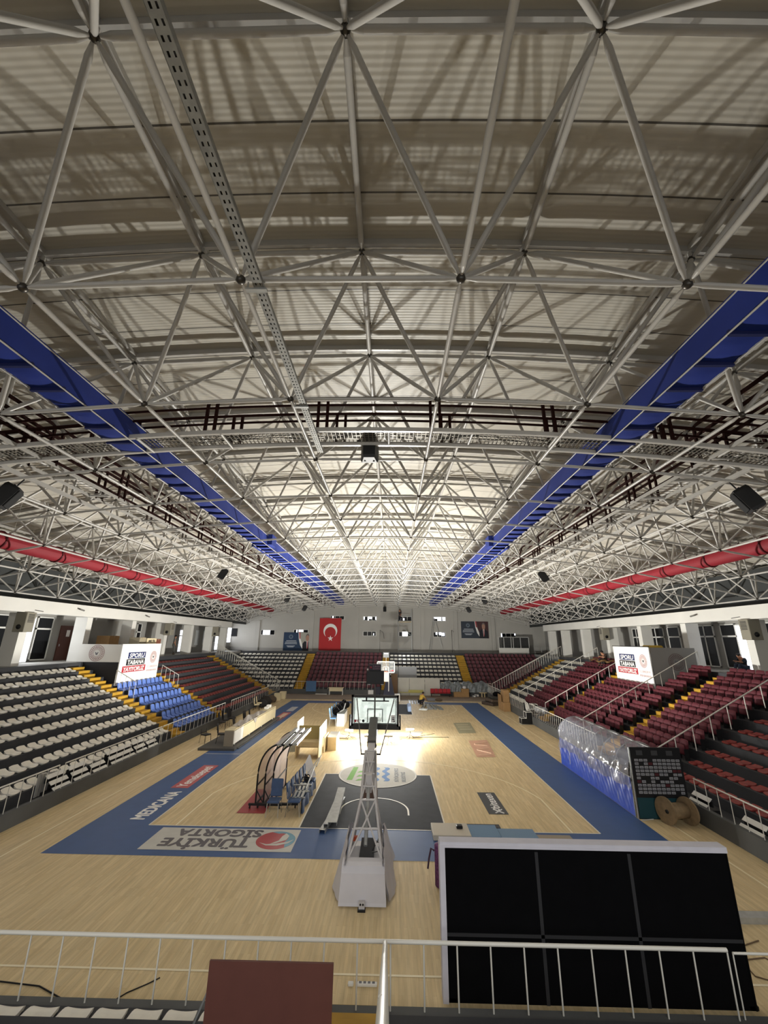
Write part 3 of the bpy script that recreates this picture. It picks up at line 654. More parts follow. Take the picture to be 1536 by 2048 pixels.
# ---- railings
def railing(name, label, pts, spacing, h=.82, group=None, mids=(), r=.026, post_r=.013, closed_low=False):
    # pts: base polyline (walk line); each baluster is a mesh of its own
    t = thing(name, label, 'railing', tuple(pts[0]), group); up = [(p[0], p[1], p[2]+h) for p in pts]
    b = MB(); b.path(up, r, RAIL, 8)
    b.build('top_rail', t)
    for m in mids: MB().path([(p[0], p[1], p[2]+m) for p in pts], r*.7, RAIL, 6).build('mid_rail', t)
    cache = {}
    acc = 0.0; rest = None; cnt = 0
    for i in range(len(pts)-1):
        p, q = np.array(pts[i], float), np.array(pts[i+1], float); L = np.linalg.norm(q-p); n = max(1, int(round(L/spacing)))
        for k in range(n+(1 if i == len(pts)-2 else 0)):
            c = p+(q-p)*k/n
            if 'o' not in cache:
                o = MB().tube((c[0], c[1], c[2]-.01), (c[0], c[1], c[2]+h), post_r, RAIL, 6).build('baluster', t); cache['o'] = o; cache['c'] = c
            else:
                o = cache['o'].copy(); C.objects.link(o); o.parent = t; o.location = tuple(c-cache['c'])
    return t
Lx, Rx = -11.93, 11.5
for i, (y0, y1) in enumerate(((-6.6, 1.35), (1.65, 8.6), (8.75, 17.6), (18.9, 24.6), (24.9, 33.7))):
    railing('railing', 'white balustrade on the left court-side kerb, %s section from the near end' % nth(i+1), [(Lx, y0, .5), (Lx, y1, .5)], .54, .85, 'court-side balustrades')
for i, (y0, y1) in enumerate(((-6.6, 1.0), (8.4, 12.2), (12.4, 19.3), (21.0, 26.3), (27.2, 33.7))):
    railing('railing', 'white balustrade on the right court-side kerb, %s section from the near end' % nth(i+1), [(Rx, y0, .56), (Rx, y1, .56)], .54 if i == 0 else .36, .8, 'court-side balustrades')
# sloping rails between the sections
def sl(f, s, d0=12.35, d1=20.1, up=0.0):
    g = lambda d: Z0+RISE*max(0, (d-D0+.4)/TREAD)
    return [f(d0, s, g(d0)+up-.1), f(d1, s, g(d1)+up-.1)]
for f, s, lb in ((FR_, 4.45, 'white sloping handrail between red and maroon blocks of the right stand'), (FR_, 11.75, 'white sloping handrail left of the nearer yellow stairs, right stand'), (FR_, 18.15, 'white sloping handrail beside the farther yellow stairs, right stand'), (FR_, 25.0, 'white sloping handrail between maroon and white blocks of the right stand')):
    railing('handrail', lb, sl(f, s), 1.0, .95, 'handrails across the right stand', r=.028, post_r=.02)
railing('railing', 'sloping white end balustrade of the left stand', sl(FL_, 33.65, 12.0), .3, .95, 'end balustrades', r=.025)
railing('railing', 'sloping white end balustrade of the right stand', sl(FR_, 33.65, 12.0), .3, .95, 'end balustrades', r=.025)
for sg, nm in ((-1, 'left'), (1, 'right')):
    g = lambda d: Z0+RISE*max(0, (d-D0+.4)/TREAD)
    railing('railing', 'sloping white balustrade facing the %s end of the far stand, just behind another' % nm, [(sg*12.3, 34.85, .45), (sg*20.0, 34.85, 4.4)], .3, .95, 'balustrades before the far stand', r=.025)
railing('railing', 'white balustrade on the far kerb below the maroon block and flag', [(-11.8, 35.08, .5), (-1.6, 35.08, .5)], .5, .83, 'far kerb balustrades')
railing('railing', 'white balustrade on the far kerb behind the grey tarpaulins', [(6.4, 35.08, .5), (12.2, 35.08, .5)], .5, .83, 'far kerb balustrades')
railing('railing', 'long white balustrade along the near kerb at the bottom of the picture', [(-8.5, -7.72, .5), (5.95, -7.72, .5)], .545, .85, r=.03, post_r=.014)
railing('railing', 'short thin rail continuing the near balustrade at the right edge', [(6.05, -7.7, .5), (9.5, -7.7, .5)], 1.7, .8, r=.018, post_r=.012)
t = thing('handrail', 'thick white handrail climbing the near stairs toward the viewer', 'handrail', (0.51, -7.75, .5))
b = MB(); b.path([(.51, -7.72, 1.33), (.515, -8.3, 1.62), (.52, -10, 2.42), (.535, -12.0, 3.45), (.545, -14.0, 4.4)], .038, RAIL, 12); b.build('top_rail', t)
for y in (-9.4, -12.6): MB().tube((.525, y, .7), (.525, y, 1.62+(-8.3-y)*.5), .02, RAIL, 8).build('baluster', t)
for s, x in ((-1, -17.35),):
    railing('railing', 'little white guard rail left of the left banner platform', [(-15.9, 12.2, 2.3), (-17.3, 12.2, 3.0)], .35, .95, 'guard rails by the left banner platform')
    railing('railing', 'little white guard rail right of the left banner platform', [(-15.9, 17.8, 2.3), (-17.3, 17.8, 3.0)], .35, .95, 'guard rails by the left banner platform')

# ---- seats.  Each faces +x in its own space, sitting on z = 0
def shell_seat(name, mt, w=.45, d=.43, base=.035, back=.11, tall=False):
    b = MB(); n = 8
    def sq(u, v):  # square -> rounded square
        a, c = 2*u-1, 2*v-1
        return a*math.sqrt(1-c*c*.22), c*math.sqrt(1-a*a*.22)
    def fn(u, v):
        a, c = sq(u, v)                      # a: front(+1) .. back(-1), c: across
        z = base+.035+.022*c*c-.018*(1-a*a)
        if a > .45: z -= .06*((a-.45)/.55)**2
        if a < .0: z += back*((-a))**1.8
        return (a*d/2, c*w/2, z)
    b.grid(fn, n, n, mt)
    # rim down to the concrete
    per = [(0, j/n) for j in range(n)]+[(i/n, 1) for i in range(n)]+[(1, 1-j/n) for j in range(n)]+[(1-i/n, 0) for i in range(n)]
    top = [fn(*p) for p in per]; m = len(top); low = [(x*.94, y*.94, max(.0, min(z-.05, base*.5))) for x, y, z in top]
    b.add(top+low, [(k, m+k, m+(k+1) % m, (k+1) % m) for k in range(m)], mt, True)
    if tall:
        def bk(u, v):
            a = 2*u-1; y = a*w/2*(1-.16*v*v); z = .09+.36*v-.05*max(0, abs(a)-.6)*v*2; return (-d/2+.04-.09*v+.05*a*a*.8, y, z)
        b.grid(bk, n, 6, mt)
        b.grid(lambda u, v: tuple(np.array(bk(1-u, v))+np.array((-.035, 0, .0))), n, 6, mt)
        tp = [bk(i/n, 1) for i in range(n+1)]; t2 = [(x-.035, y, z) for x, y, z in tp]; b.add(tp+t2, [(i, i+1, n+2+i, n+1+i) for i in range(n)], mt)
        for e in (0, 1):
            tp = [bk(e, i/6) for i in range(7)]; t2 = [(x-.035, y, z) for x, y, z in tp]; b.add(tp+t2, [(i, i+1, 8+i, 7+i) for i in range(6)], mt)
    o = b.build(name); me = o.data; bpy.data.objects.remove(o); return me
MESHES = {'white': shell_seat('white_shell_seat', WSEAT, d=.46, base=.045, back=.13), 'red': shell_seat('red_shell_seat', RSEAT, back=.05), 'blue': shell_seat('blue_back_seat', BSEAT, tall=True), 'plum': shell_seat('maroon_back_seat', MPLAST, tall=True)}
def mesh_of(b, nm): o = b.build(nm); me = o.data; bpy.data.objects.remove(o); return me
# tip-up upholstered seat: back, folded cushion, frame
def pad(w, h, t, x, z, lean):
    b = MB(); M = Matrix.Translation((x, 0, z)) @ Matrix.Rotation(lean, 4, 'Y')
    def fn(sgn):
        def g(u, v):
            a, c = 2*u-1, 2*v-1; k = (1-a**6)*(1-c**6); yy = a*w/2*math.sqrt(1-.1*c*c); zz = h/2+c*h/2*math.sqrt(1-.16*a*a)
            return tuple(M @ Vector((sgn*t/2*(k**.35 if k > 0 else 0), yy, zz)))
        return g
    b.grid(fn(1), 8, 8, MSEAT); b.grid(fn(-1), 8, 8, MSEAT); return b
MS_BACK = mesh_of(pad(.55, .5, .13, -.12, .32, -.16), 'backrest'); MS_CUSH = mesh_of(pad(.52, .42, .14, .05, .2, -.1), 'seat_cushion')
b = MB()
MS_FRAME = []
for y in (-.265, .265): MS_FRAME.append(mesh_of(MB().box(-.14, .06, y-.012, y+.012, 0, .45, BLACK), 'side_frame'))
SEATS = []
def rows(kind, side, f, s_list, k_list, label, group, zoff=0.0, doff=.0, from_hi=False):
    rot = {'left': 0.0, 'right': PI, 'far': -PI/2, 'near': PI/2}[side]
    for k in k_list:
        kk = k+1
        for i, s in enumerate(s_list):
            p = f(12.9+TREAD*k+doff, s, Z0+RISE*k+zoff)
            if not vis(*p, m=70): continue
            SEATS.append((kind, p, rot, label % (nth(i+1), nth(kk)), group))
def span(a, c, st): n = int(round(abs(c-a)/st)); return [a+(c-a)/n*(i+.5) for i in range(n)]
rows('white', 'left', FL_, span(11.05, -9.5, .54), range(9), 'white plastic seat, %s from the nearer yellow stairs, %s row up of left stand', 'white seats of the left stand')
rows('blue', 'left', FL_, span(12.2, 17.75, .555), range(6), 'blue plastic seat, %s from the nearer yellow stairs, %s row up of blue block', 'blue seats below the left banner')
rows('red', 'left', FL_, span(18.85, 31.5, .54), range(9), 'red plastic seat, %s from the second yellow stairs, %s row up of left stand', 'red seats of the left stand')
rows('red', 'right', FR_, span(4.35, -9.5, .54), range(9), 'red plastic seat, %s from the sloping handrail, %s row up of right stand', 'red seats of the right stand')
rows('maroon', 'right', FR_, span(8.65, 4.65, .6), range(9), 'maroon padded seat, %s from the nearer stairs toward the red block, %s row up', 'maroon padded seats, nearest block', doff=.02)
rows('maroon', 'right', FR_, span(10.05, 11.7, .6), range(9), 'maroon padded seat, %s beyond the nearer right stairs, %s row up', 'maroon padded seats between stairs and handrail', doff=.02)
rows('maroon', 'right', FR_, span(12.0, 17.9, .6), range(6), 'maroon padded seat below the right banner, %s from its near handrail, %s row up', 'maroon padded seats below the right banner', doff=.02)
rows('maroon', 'right', FR_, span(19.5, 24.8, .6), range(9), 'maroon padded seat, %s beyond the farther right stairs, %s row up', 'maroon padded seats of the farther block', doff=.02)
rows('white', 'right', FR_, span(25.2, 31.6, .54), range(9), 'white plastic seat of the right stand, %s from the handrail, %s row up', 'white seats of the right stand')
rows('white', 'near', FN_, span(-.65, -9.0, .515), range(1), 'white plastic seat at the bottom edge, %s from the near stairs, %s row', 'white seats of the near stand')
rows('white', 'far', FF_, span(-10.85, -20.0, .56), range(9), 'far white seat, %s left of the left yellow stairs, %s row up', 'white seats at the far left')
rows('plum', 'far', FF_, span(-9.6, -.6, .56), range(9), 'maroon plastic seat below the flag, %s from the left stairs, %s row up', 'maroon seats below the flag')
for k in range(9):
    s = [q for q in span(9.25, .45, .56) if not (k < 3 and q < 3.9) and not (k < 1)] if k > 0 else [q for q in span(9.25, .45, .56) if q > 6.3]
    rows('white', 'far', FF_, s, [k], 'far white seat, %s left of the right yellow stairs, %s row up', 'white seats in the middle of the far stand')
rows('plum', 'far', FF_, span(10.5, 20.0, .56), range(9), 'far maroon seat, %s right of the right yellow stairs, %s row up', 'maroon seats at the far right')
names = {'white': 'shell_seat', 'red': 'flat_seat', 'blue': 'bucket_seat', 'plum': 'backrest_seat', 'maroon': 'padded_seat'}
for kind in ('white', 'red', 'blue', 'maroon', 'plum'):
    L = sorted([s for s in SEATS if s[0] == kind], key=lambda s: float(np.linalg.norm(np.array(s[1])-CAM)))
    for i, (kd, p, rot, label, group) in enumerate(L[:300]):
        if kind == 'maroon':
            o = thing('padded_seat', label, 'seat', p, group); o.rotation_euler = (0, 0, rot)
            for nm, me in (('backrest', MS_BACK), ('seat_cushion', MS_CUSH), ('side_frame', MS_FRAME[0]), ('side_frame', MS_FRAME[1])):
                c = bpy.data.objects.new(nm, me); C.objects.link(c); c.parent = o
        else:
            o = bpy.data.objects.new(names[kind], MESHES[kind]); C.objects.link(o); o.location = p; o.rotation_euler = (0, 0, rot); tag(o, label, 'seat', group)
    if len(L) > 300:
        b = MB(); me = MESHES[kind]; V = [tuple(v.co) for v in me.vertices]; F = [tuple(q.vertices) for q in me.polygons]
        for (kd, p, rot, label, group) in L[300:]:
            b.add(V, F, me.materials[0], True, Matrix.Translation(p) @ Matrix.Rotation(rot, 4, 'Z'))
        o = b.build(names[kind], org=L[300][1], kind='stuff'); tag(o, {'white': 'remaining rows of white plastic seats in the distant end stand', 'red': 'remaining far rows of red plastic seats in the left stand', 'plum': 'remaining upper rows of maroon plastic seats in the distant end stand'}[kind], 'seats')
# ================================================================== THINGS ON THE COURT
PADW = mat('off_white_padding_vinyl', (204, 202, 206), 0.5, var=.04, vs=2); HOOPG = mat('light_grey_hoop_paint', (196, 192, 190), 0.45, var=.06, vs=4)
# ---- near basketball stand, seen from behind
t = thing('basketball_stand', 'white portable basketball stand seen from behind on the near baseline', 'basketball hoop', (-.07, -3.0, 0))
b = MB(); prof = [(-4.22, .04), (-4.2, .1), (-4.1, .62), (-4.02, .74), (-3.9, .78), (-3.7, .78), (-3.66, .72), (-3.66, .04)]
b.prism(prof, lambda a, c: (-.63+.04*(c > .5), a, c), lambda a, c: (.5-.04*(c > .5), a, c), PADW); plabel(b.build('rear_pad', t), 'off-white padded rear block')
b = MB().box(-.5, .38, -3.66, -1.6, .08, .3, HOOPG).box(-.22, .16, -3.5, -2.2, .3, .62, mat('dark_ballast', (40, 40, 42), .7)).box(-.5, -.2, -3.6, -2.4, .3, .5, PADW).box(.14, .38, -3.6, -2.4, .3, .5, PADW); b.build('base', t)
def cover(s, nm):
    b = MB(); x0 = -.52 if s < 0 else .42
    def fn(u, v):
        y = -4.05+2.2*u; w = .34+.06*math.sin(u*7)*v if s < 0 else .34+.06*math.sin(u*6+1)*v; top = .78+.35*math.exp(-((u-.55)/.3)**2)
        return (x0+s*(w*v*(.4+.6*math.sin(PI*min(1, u*1.3)/1.3)))+.012*math.sin(u*31+v*9), y, .05+(1-v)*top+.0)
    b.grid(fn, 24, 10, PADW); b.grid(lambda u, v: tuple(np.array(fn(1-u, v))+np.array((-s*.03, 0, -.01))), 24, 10, PADW); b.build('side_cover', t)
cover(-1, 'l'); cover(1, 'r')
# lattice mast: four legs converge to the arm pivot
rear = [(-.49, -3.75, .72), (.39, -3.75, .72)]; front = [(-.5, -2.0, .3), (.4, -2.0, .3)]
mid_r = [(-.24, -2.75, 1.72), (.17, -2.75, 1.72)]; mid_f = [(-.24, -2.2, 1.6), (.17, -2.2, 1.6)]
top_r = [(-.21, -1.35, 2.62), (.11, -1.35, 2.62)]; top_f = [(-.2, -1.05, 2.42), (.1, -1.05, 2.42)]
b = MB()
for A, B2 in ((rear, mid_r), (mid_r, top_r), (front, mid_f), (mid_f, top_f)):
    for i in (0, 1): b.tube(A[i], B2[i], .036, HOOPG, 6)
b.build('mast', t)
b = MB()
for s_ in (-1, 1): b.tube((-.05+s_*.13, -2.3, 1.9), (-.05+s_*.1, -1.2, 2.6), .03, HOOPG, 4)
b.add([(-.16, -2.25, 2.0), (.06, -2.25, 2.0), (.05, -1.35, 2.56), (-.15, -1.35, 2.56), (-.16, -2.22, 1.95), (.06, -2.22, 1.95), (.05, -1.32, 2.51), (-.15, -1.32, 2.51)], [(0, 1, 2, 3), (7, 6, 5, 4), (0, 4, 5, 1), (2, 6, 7, 3), (0, 3, 7, 4), (1, 5, 6, 2)], HOOPG); b.build('mast_plate', t)
b = MB(); lp = lambda a, c, k: tuple(np.array(a)*(1-k)+np.array(c)*k)
for (a, c) in ((rear, mid_r), (mid_r, top_r)):
    b.tube(a[0], c[1], .026, HOOPG, 6).tube(a[1], c[0], .026, HOOPG, 6)
    for k in ((0, .5) if a is rear else (0, .25, .5, .75, 1)): b.tube(lp(a[0], c[0], k), lp(a[1], c[1], k), .028, HOOPG, 6)
for i in (0, 1):
    for k in (.0, .35, .7, 1.0): b.tube(lp(mid_r[i], top_r[i], k), lp(mid_f[i], top_f[i], max(0, k-.12)), .022, HOOPG, 6)
    b.tube(rear[i], mid_f[i], .022, HOOPG, 6).tube(front[i], mid_r[i], .022, HOOPG, 6)
b.build('lattice', t)
b = MB().box(-.17, .07, -1.7, -1.2, 2.2, 2.3, HOOPG).box(-.14, .04, -2.3, -1.3, 1.75, 2.2, HOOPG).tube((-.05, -3.4, .9), (-.05, -2.3, 1.9), .05, GALV, 8); b.build('hydraulic_ram', t)
b = MB(); b.box(-.3, .2, -1.55, -1.5, 1.35, 1.6, mat('rusty_counterweight', (96, 74, 64), .7)); b.build('counterweight', t)
b = MB(); b.box(-.42, -.3, -2.95, -2.85, .82, .92, mat('orange_bottle', (190, 84, 48), .5)); b.build('orange_cap', t)
b = MB(); b.path([(.13, -3.5, .85), (.25, -3.3, .95), (.3, -3.2, 1.05), (.2, -2.9, 1.3), (.17, -2.6, 1.75), (.14, -2.2, 2.1), (.1, -1.5, 2.6), (.12, -.9, 2.7)], .012, BLACK, 5)
b.path([(.12, -3.5, .8), (.3, -3.45, .82), (.34, -3.4, .95), (.22, -3.35, 1.0), (.15, -3.4, .9)], .01, BLACK, 5); b.build('cable', t)
arm0, arm1 = np.array((-.05, -1.25, 2.52)), np.array((-.02, 1.0, 3.12))
d = arm1-arm0; ang = math.atan2(d[2], d[1]); M = Matrix.Translation(arm0) @ Matrix.Rotation(ang, 4, 'X'); L_ = float(np.linalg.norm(d))
MB().bbox(-.15, .15, .55, L_, -.14, .12, mat('worn_dark_arm_padding', (74, 70, 66), .5, var=.15, vs=5), .03, M=M).box(-.12, .12, -.1, .6, -.08, .06, HOOPG, M=M).build('arm', t)
b = MB()
for s in (-1, 1): b.tube((-.05+s*.3, -1.25, 2.5), (s*.72, 1.12, 3.84), .02, mat('dark_rod', (96, 94, 92), .4, .5), 6).tube((-.05, -1.2, 2.5), (-.05+s*.32, -1.25, 2.5), .025, BLACK, 6)
b.build('tie_rod', t)
BBY = 1.2; FRB = mat('dark_backboard_frame', (52, 50, 48), .5)
gl = bpy.data.materials.new('dusty_backboard_glass'); gl.use_nodes = True; nt = gl.node_tree; bs = nt.nodes['Principled BSDF']
n = nt.nodes.new('ShaderNodeTexNoise'); n.inputs['Scale'].default_value = 7; n.inputs['Detail'].default_value = 8; tcn = nt.nodes.new('ShaderNodeTexCoord'); nt.links.new(tcn.outputs['Object'], n.inputs['Vector'])
mr = nt.nodes.new('ShaderNodeMapRange'); mr.inputs['From Min'].default_value = .3; mr.inputs['From Max'].default_value = .7; mr.inputs['To Min'].default_value = .3; mr.inputs['To Max'].default_value = .78; nt.links.new(n.outputs['Fac'], mr.inputs['Value']); nt.links.new(mr.outputs['Result'], bs.inputs['Alpha'])
bs.inputs['Base Color'].default_value = (*lin((204, 214, 212)), 1); bs.inputs['Roughness'].default_value = .25
tr_ = nt.nodes.new('ShaderNodeBsdfTranslucent'); tr_.inputs[0].default_value = (*lin((204, 214, 212)), 1); mxs = nt.nodes.new('ShaderNodeMixShader'); mxs.inputs[0].default_value = .35
nt.links.new(bs.outputs[0], mxs.inputs[1]); nt.links.new(tr_.outputs[0], mxs.inputs[2]); nt.links.new(mxs.outputs[0], nt.nodes['Material Output'].inputs[0])
b = MB()
for x0, x1, z0, z1 in ((-.93, .9, 3.88, 3.96), (-.93, .9, 2.86, 2.95), (-.93, -.85, 2.86, 3.96), (.82, .9, 2.86, 3.96)): b.box(x0, x1, BBY-.05, BBY+.03, z0, z1, FRB)
b.build('backboard_frame', t)
bg = MB().box(-.86, .83, BBY-.004, BBY+.008, 2.94, 3.89, gl).build('backboard_glass', t)
b = MB()
for x0, x1, z0, z1 in ((-.32, -.28, 3.0, 3.46), (.25, .29, 3.0, 3.46), (-.32, .29, 3.44, 3.48), (-.83, .8, 2.95, 2.98), (-.83, .8, 3.85, 3.88), (-.83, -.8, 2.95, 3.88), (.77, .8, 2.95, 3.88)): b.box(x0, x1, BBY+.008, BBY+.012, z0, z1, WPRINT)
b.build('target_square', bg)
b = MB(); b.text('T', (-.62, BBY-.008, 3.0), (1, 0, 0), (0, 0, 1), .1, INK).lathe([(.05, 0), (.05, .002)], INK, 16, Matrix.Translation((-.46, BBY-.008, 3.05)) @ Matrix.Rotation(PI/2, 4, 'X'))
b.box(-.8, -.72, BBY-.01, BBY-.006, 3.0, 3.09, REDP).box(-.7, -.66, BBY-.01, BBY-.006, 3.0, 3.09, REDP)
b.box(.6, .76, BBY-.008, BBY-.005, 3.0, 3.26, WPRINT).box(.64, .73, BBY-.011, BBY-.008, 3.16, 3.18, INK).box(.64, .73, BBY-.011, BBY-.008, 3.1, 3.13, INK).box(.7, .74, BBY-.011, BBY-.008, 3.03, 3.07, INK)
b.build('sticker', bg)
b = MB().box(-1.0, .97, BBY-.06, BBY+.07, 2.76, 2.87, FRB).box(-1.0, -.94, BBY-.06, BBY+.07, 2.76, 3.26, FRB).box(.91, .97, BBY-.06, BBY+.07, 2.76, 3.26, FRB); plabel(b.build('edge_padding', t), 'dark grey edge padding')
b = MB(); RIM = mat('orange_rim', (206, 84, 44), .45); b.path([(-.02+.225*math.cos(k*PI/12), BBY+.38+.225*math.sin(k*PI/12), 3.03) for k in range(24)], .012, RIM, 6, closed=True).box(-.1, .06, BBY+.01, BBY+.17, 2.99, 3.04, RIM); b.build('rim', t)
b = MB()
for k in range(12):
    a = k*PI/6; c = a+PI/6
    for (r0, z0, r1, z1) in ((.225, 3.02, .17, 2.82), (.17, 2.82, .13, 2.62)):
        b.tube((-.02+r0*math.cos(a), BBY+.38+r0*math.sin(a), z0), (-.02+r1*math.cos(c), BBY+.38+r1*math.sin(c), z1), .005, WPRINT, 4, cap=False).tube((-.02+r0*math.cos(c), BBY+.38+r0*math.sin(c), z0), (-.02+r1*math.cos(a), BBY+.38+r1*math.sin(a), z1), .005, WPRINT, 4, cap=False)
b.build('net', t)
MB().box(-.52, .52, BBY-.1, BBY-.06, 3.74, 3.78, BLACK).box(-.38, -.32, BBY-.1, BBY-.05, 3.76, 3.9, BLACK).box(.3, .36, BBY-.1, BBY-.05, 3.76, 3.9, BLACK).build('bracket', t)
b = MB().tube((-.02, 1.0, 3.02), (-.02, 1.0, 4.4), .028, mat('dark_rod', (96, 94, 92)), 8); b.build('clock_pole', t)
o = MB().bbox(-.36, .32, .88, 1.1, 4.38, 4.86, BLACK, .015).build('shot_clock', t); plabel(o, 'black shot clock box seen from behind')
MB().box(-.3, -.2, .95, 1.05, 4.35, 4.38, GALV).box(.2, .3, .95, 1.05, 4.35, 4.38, GALV).build('clock_bracket', o)
o2 = MB().bbox(-.26, .2, .9, 1.08, 4.86, 5.1, mat('dark_sign_box', (26, 24, 34), .5), .01).build('sign_box', o)
b = MB(); b.text('TÜRKİYE', (-.12, .894, 4.99), (1, 0, 0), (0, 0, 1), .06, mat('dim_pink_print', (150, 108, 124), .6), .28).text('SİGORTA', (-.12, .894, 4.91), (1, 0, 0), (0, 0, 1), .06, MATS['dim_pink_print'], .28).lathe([(.045, 0), (.045, .004)], mat('dim_red_print', (140, 50, 66), .6), 16, Matrix.Translation((-.19, .896, 4.98)) @ Matrix.Rotation(PI/2, 4, 'X')); b.build('lettering', o2)
b = MB().sph((-.32, .98, 4.9), .035, WHITE); b.build('beacon', o)
b = MB(); b.box(-.14, .0, -4.3, -4.2, .0, .16, HOOPG).box(-.16, .02, -4.36, -4.22, .0, .03, BLACK).tube((-.1, -4.31, .12), (-.1, -4.29, .12), .022, BLACK, 8).tube((-.04, -4.31, .12), (-.04, -4.29, .12), .022, BLACK, 8); b.build('tow_socket', t)

# ---- the four work lamps around the centre
for i, (x, y) in enumerate(FLOODS):
    t = thing('floodlight', 'burning work floodlight on the court floor, %s from the left around the centre' % nth(i+1), 'floodlight', (x, y, 0), 'work floodlights')
    b = MB()
    for a in (0.3, 2.4, 4.5): b.tube((x, y, .2), (x+.28*math.cos(a), y+.28*math.sin(a), .012), .012, BLACK, 6)
    b.tube((x, y, .15), (x, y, .42), .014, BLACK, 6); b.build('tripod', t)
    MB().bbox(x-.27, x+.27, y-.18, y+.18, .42, .52, mat('grey_lamp_housing', (120, 118, 112), .5), .015).build('housing', t)
    plabel(MB().box(x-.24, x+.24, y-.15, y+.15, .522, .532, mat('glowing_lamp_glass', (255, 246, 228), .4, emit=60)).build('lamp_glass', t), 'glowing lamp glass')
    b = MB().path([(x, y, .46), (x+.1, y+.15, .1), (x+.4, y+.4, .012), (x*1.6+.6, y+1.4, .012)], .01, BLACK, 5); b.build('cord', t)
o = MB().path([(-2.1, 12.9, .012), (-2.6, 13.0, .012), (-3.4, 13.1, .012), (-4.3, 13.4, .012), (-5.2, 14.2, .012), (-5.6, 15.3, .012), (-5.2, 16.2, .012)], .014, BLACK, 6).build('power_cable', org=(-3.4, 13.1, 0)); tag(o, 'thin black cable on the court left of the floodlights', 'cable')
o = MB().path([(2.0, 13.4, .012), (2.6, 13.6, .012), (3.6, 13.7, .012), (4.4, 13.75, .012)], .014, BLACK, 6).build('power_cable', org=(3, 13.5, 0)); tag(o, 'thin black cable on the court right of the floodlights', 'cable')
b = MB(); b.grid(lambda u, v: (.3+2.3*u+.2*v, 14.2+1.0*v+.2*math.sin(u*9), .02+.05*abs(math.sin(u*11+v*4))*math.sin(PI*u)*math.sin(PI*v)), 26, 12, mat('grey_sheeting', (176, 170, 156), .6, var=.1)); tag(b.build('dust_sheet', org=(1.4, 14.6, 0)), 'crumpled grey dust sheet on the floor behind the floodlights', 'sheet')

# ---- galvanised profiles on the key
def channel(p0, p1, w, h, label, group, mt=GALV, nm='metal_profile', flip=False):
    p0 = np.array(p0, float); p1 = np.array(p1, float); d = p1-p0; L = float(np.linalg.norm(d)); d /= L; a = np.cross(d, (0, 0, 1)); a /= np.linalg.norm(a); u = np.cross(a, d)
    b = MB(); s = -1 if flip else 1
    out = [(-w/2, 0), (w/2, 0), (w/2, h), (w/2-.012, h), (w/2-.012, .006), (-w/2+.012, .006), (-w/2+.012, h), (-w/2, h)]
    if flip: out = [(x, h-z) for x, z in out]
    b.prism(out, lambda x, z: tuple(p0+a*x+u*z), lambda x, z: tuple(p1+a*x+u*z), mt)
    o = b.build(nm, org=tuple(p0)); return tag(o, label, 'metal profile', group)
channel((-1.62, -.38, .0), (-1.28, 2.6, .0), .2, .1, 'lowest of three grey metal profiles crossing on the dark key', 'profiles on the key', flip=True)
channel((-1.53, -.2, .105), (-1.42, 3.05, .105), .15, .09, 'slim middle one of three grey metal profiles on the dark key', 'profiles on the key', flip=True)
channel((-1.33, -.12, .12), (-1.38, 3.0, .2), .3, .1, 'widest grey metal profile lying on top, on the dark key', 'profiles on the key', flip=True)

# ---- bench canopies parked one inside the other
PANEL = mat('smoky_pink_canopy_sheet', (214, 190, 182), .35, alpha=.62)
def canopy(x, y0, y1, label):
    t = thing('bench_canopy', label, 'bench canopy', (x, y0, 0), 'nested bench canopies'); W_ = .76; H = 2.12
    def arc(k):
        pts = [(0, .16), (0, 1.1)]
        for i in range(1, 13): a = PI/2*i/12*.92; pts.append((W_-W_*math.cos(a), 1.1+(H-1.1)*math.sin(a)))
        return pts
    A = arc(0)
    for y in (y0, y1): MB().path([(x+a, y, z) for a, z in A], .032, BLACK, 8).build('arch', t)
    b = MB(); n = len(A)
    b.add([(x+a, y, z) for y in (y0+.03, y1-.03) for a, z in A], [(i, i+1, n+i+1, n+i) for i in range(n-1)], PANEL, True); b.build('canopy_sheet', t)
    b = MB(); e = A[-1]; b.box(x+e[0]-.02, x+e[0]+.16, y0-.05, y1+.75, H-.03, H+.03, GALV).box(x+e[0]+.14, x+e[0]+.16, y0-.05, y1+.75, H-.05, H+.045, STEEL); b.build('roof_edge_profile', t)
    b = MB(); b.box(x-.25, x+1.0, y0-.03, y0+.03, .1, .17, BLACK).box(x-.25, x+1.0, y1-.03, y1+.03, .1, .17, BLACK).box(x-.03, x+.03, y0, y1, .1, .16, BLACK).tube((x+.3, y0, .15), (x, y0, .6), .02, BLACK, 6).box(x-.02, x+.02, y0, y1, .72, .77, BLACK); b.build('base_frame', t)
    for wx in (x-.2, x+.9):
        for wy in (y0, y1): MB().lathe([(.05, -.02), (.055, 0), (.05, .02)], BLACK, 12, Matrix.Translation((wx, wy, .055)) @ Matrix.Rotation(PI/2, 4, 'Y')).build('castor', t)
canopy(-4.42, 1.55, 3.85, 'black-framed bench canopy, outermost of the three nested near the key'); canopy(-4.14, 1.6, 3.8, 'black-framed bench canopy, middle of the three nested near the key'); canopy(-3.85, 1.65, 3.75, 'black-framed bench canopy, innermost of the three nested near the key')

